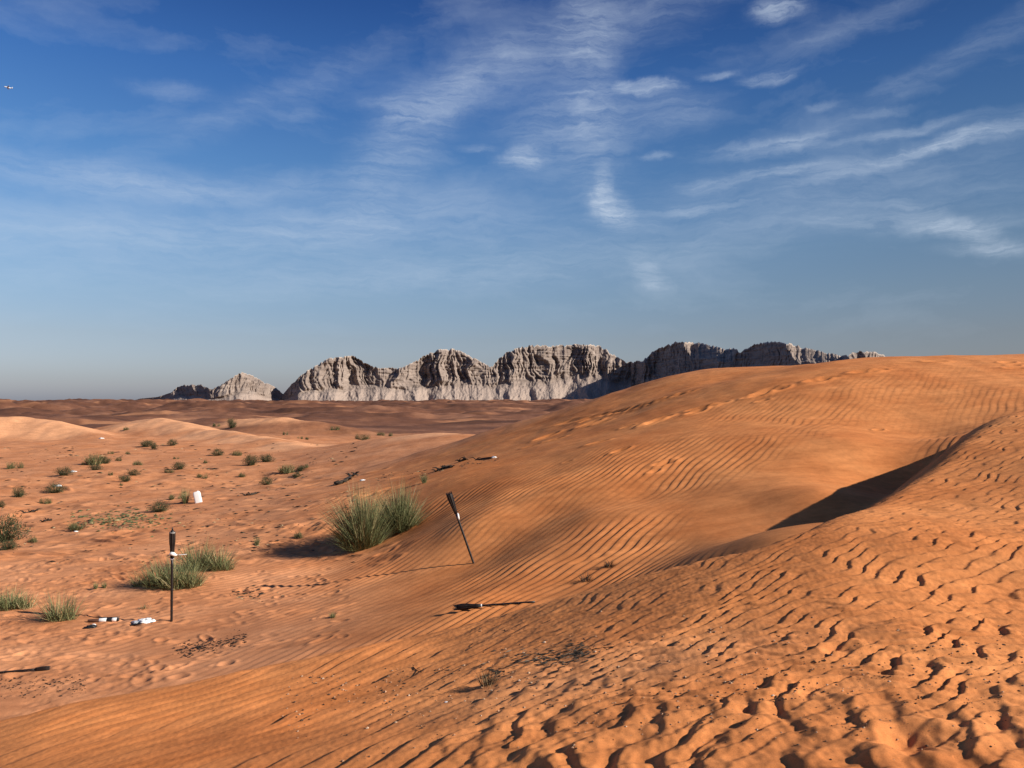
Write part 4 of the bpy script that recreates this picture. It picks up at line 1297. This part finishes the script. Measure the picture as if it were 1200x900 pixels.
pts = [(rg.gauss(648, 22), rg.gauss(771, 5)) for k in range(150)] + [(rg.gauss(678, 9), rg.gauss(763, 6)) for k in range(110)] + [(rg.gauss(585, 10), rg.gauss(790, 8)) for k in range(40)]
scatter('dry_twigs', pts, m_dead, 0.5, 1.4, 4, 0.8, 5.0)
pts = []
for k in range(900):                                          # scraps of dead plants strewn over the hollow
    a = rg.uniform(0, 420); b_ = 520 + 140 * rg.random() ** 1.3
    if float(gn(np.array([a / 45.]), np.array([b_ / 12.]), 501)[0]) > -0.1: pts.append((a, b_))
for k in range(110):
    pts.append((rg.uniform(205, 330), rg.uniform(590, 640)))
for k in range(60):
    pts.append((rg.gauss(296, 14), rg.gauss(697, 4)))
    f = rg.random(); pts.append((440 + 150 * f, 562 - 26 * f + rg.gauss(0, 2)))
scatter('plant_debris', pts, m_dead, 0.5, 2.0, 5, 0.45, 2.2)
pc_ = [(rg.gauss(140, 30), 609 - 0.0 + rg.gauss(0, 6)) for k in range(520)]
scatter('dry_ground_cover', pc_, m_low, 0.5, 2.3, 7, 0.55, 1.5)
pts = [(a + rg.uniform(-3, 3), b_ + rg.uniform(-1.5, 1.5)) for a, b_ in pts[::3]]
scatter('dry_litter', pts, m_straw, 0.4, 1.5, 6, 0.4, 1.8)

# ---- aircraft, far off in the left of the sky
dx, dz = ray(9.5, 102.5)
Yd = 2600.0
root = empty('airplane', (dx * Yd, Yd, dz * Yd + CAMZ)); root.rotation_euler = (math.radians(14), math.radians(-5), math.radians(213))
mb = MB(); mb.tube([(-12, 0, .6), (-9, 0, .5), (-4, 0, 0), (6, 0, 0), (10, 0, -.1), (12.2, 0, -.4)], [.35, 1.0, 1.75, 1.75, 1.3, .25], 14)
mb.build('fuselage', m_white, root)
for sgn in (-1, 1):
    mb = MB()
    pl = [(3, 0), (-1.5, 11.5), (-3, 11.5), (-1.8, 0)]
    vs = [(x_, sgn * (y_ + 1.2), zz + .04 * y_) for zz in (-.5, -.15) for x_, y_ in pl]
    mb.add(vs, [(0, 1, 2, 3), (7, 6, 5, 4), (0, 4, 5, 1), (1, 5, 6, 2), (2, 6, 7, 3), (3, 7, 4, 0)]); mb.build('wing', m_white, root, False)
    mb = MB(); mb.tube([(3.2, sgn * 4.6, -1.3), (2.6, sgn * 4.6, -1.3), (-.2, sgn * 4.6, -1.2)], [.7, .8, .5], 10); mb.build('engine', m_metal, root)
    mb = MB(); pl = [(-9.2, 0), (-11.2, 4.4), (-12.2, 4.4), (-11.6, 0)]
    vs = [(x_, sgn * (y_ + .4), zz) for zz in (.6, .8) for x_, y_ in pl]
    mb.add(vs, [(0, 1, 2, 3), (7, 6, 5, 4), (0, 4, 5, 1), (1, 5, 6, 2), (2, 6, 7, 3), (3, 7, 4, 0)]); mb.build('tailplane', m_white, root, False)
mb = MB(); pl = [(-8.6, 1.0), (-11.6, 5.6), (-12.8, 5.6), (-11.9, .8)]
vs = [(x_, yy, z_) for yy in (-.15, .15) for x_, z_ in pl]
mb.add(vs, [(0, 1, 2, 3), (7, 6, 5, 4), (0, 4, 5, 1), (1, 5, 6, 2), (2, 6, 7, 3), (3, 7, 4, 0)]); mb.build('tail_fin', m_white, root, False)
tag(root, 'tiny white airplane high in the blue at the far left of the sky', 'airplane')
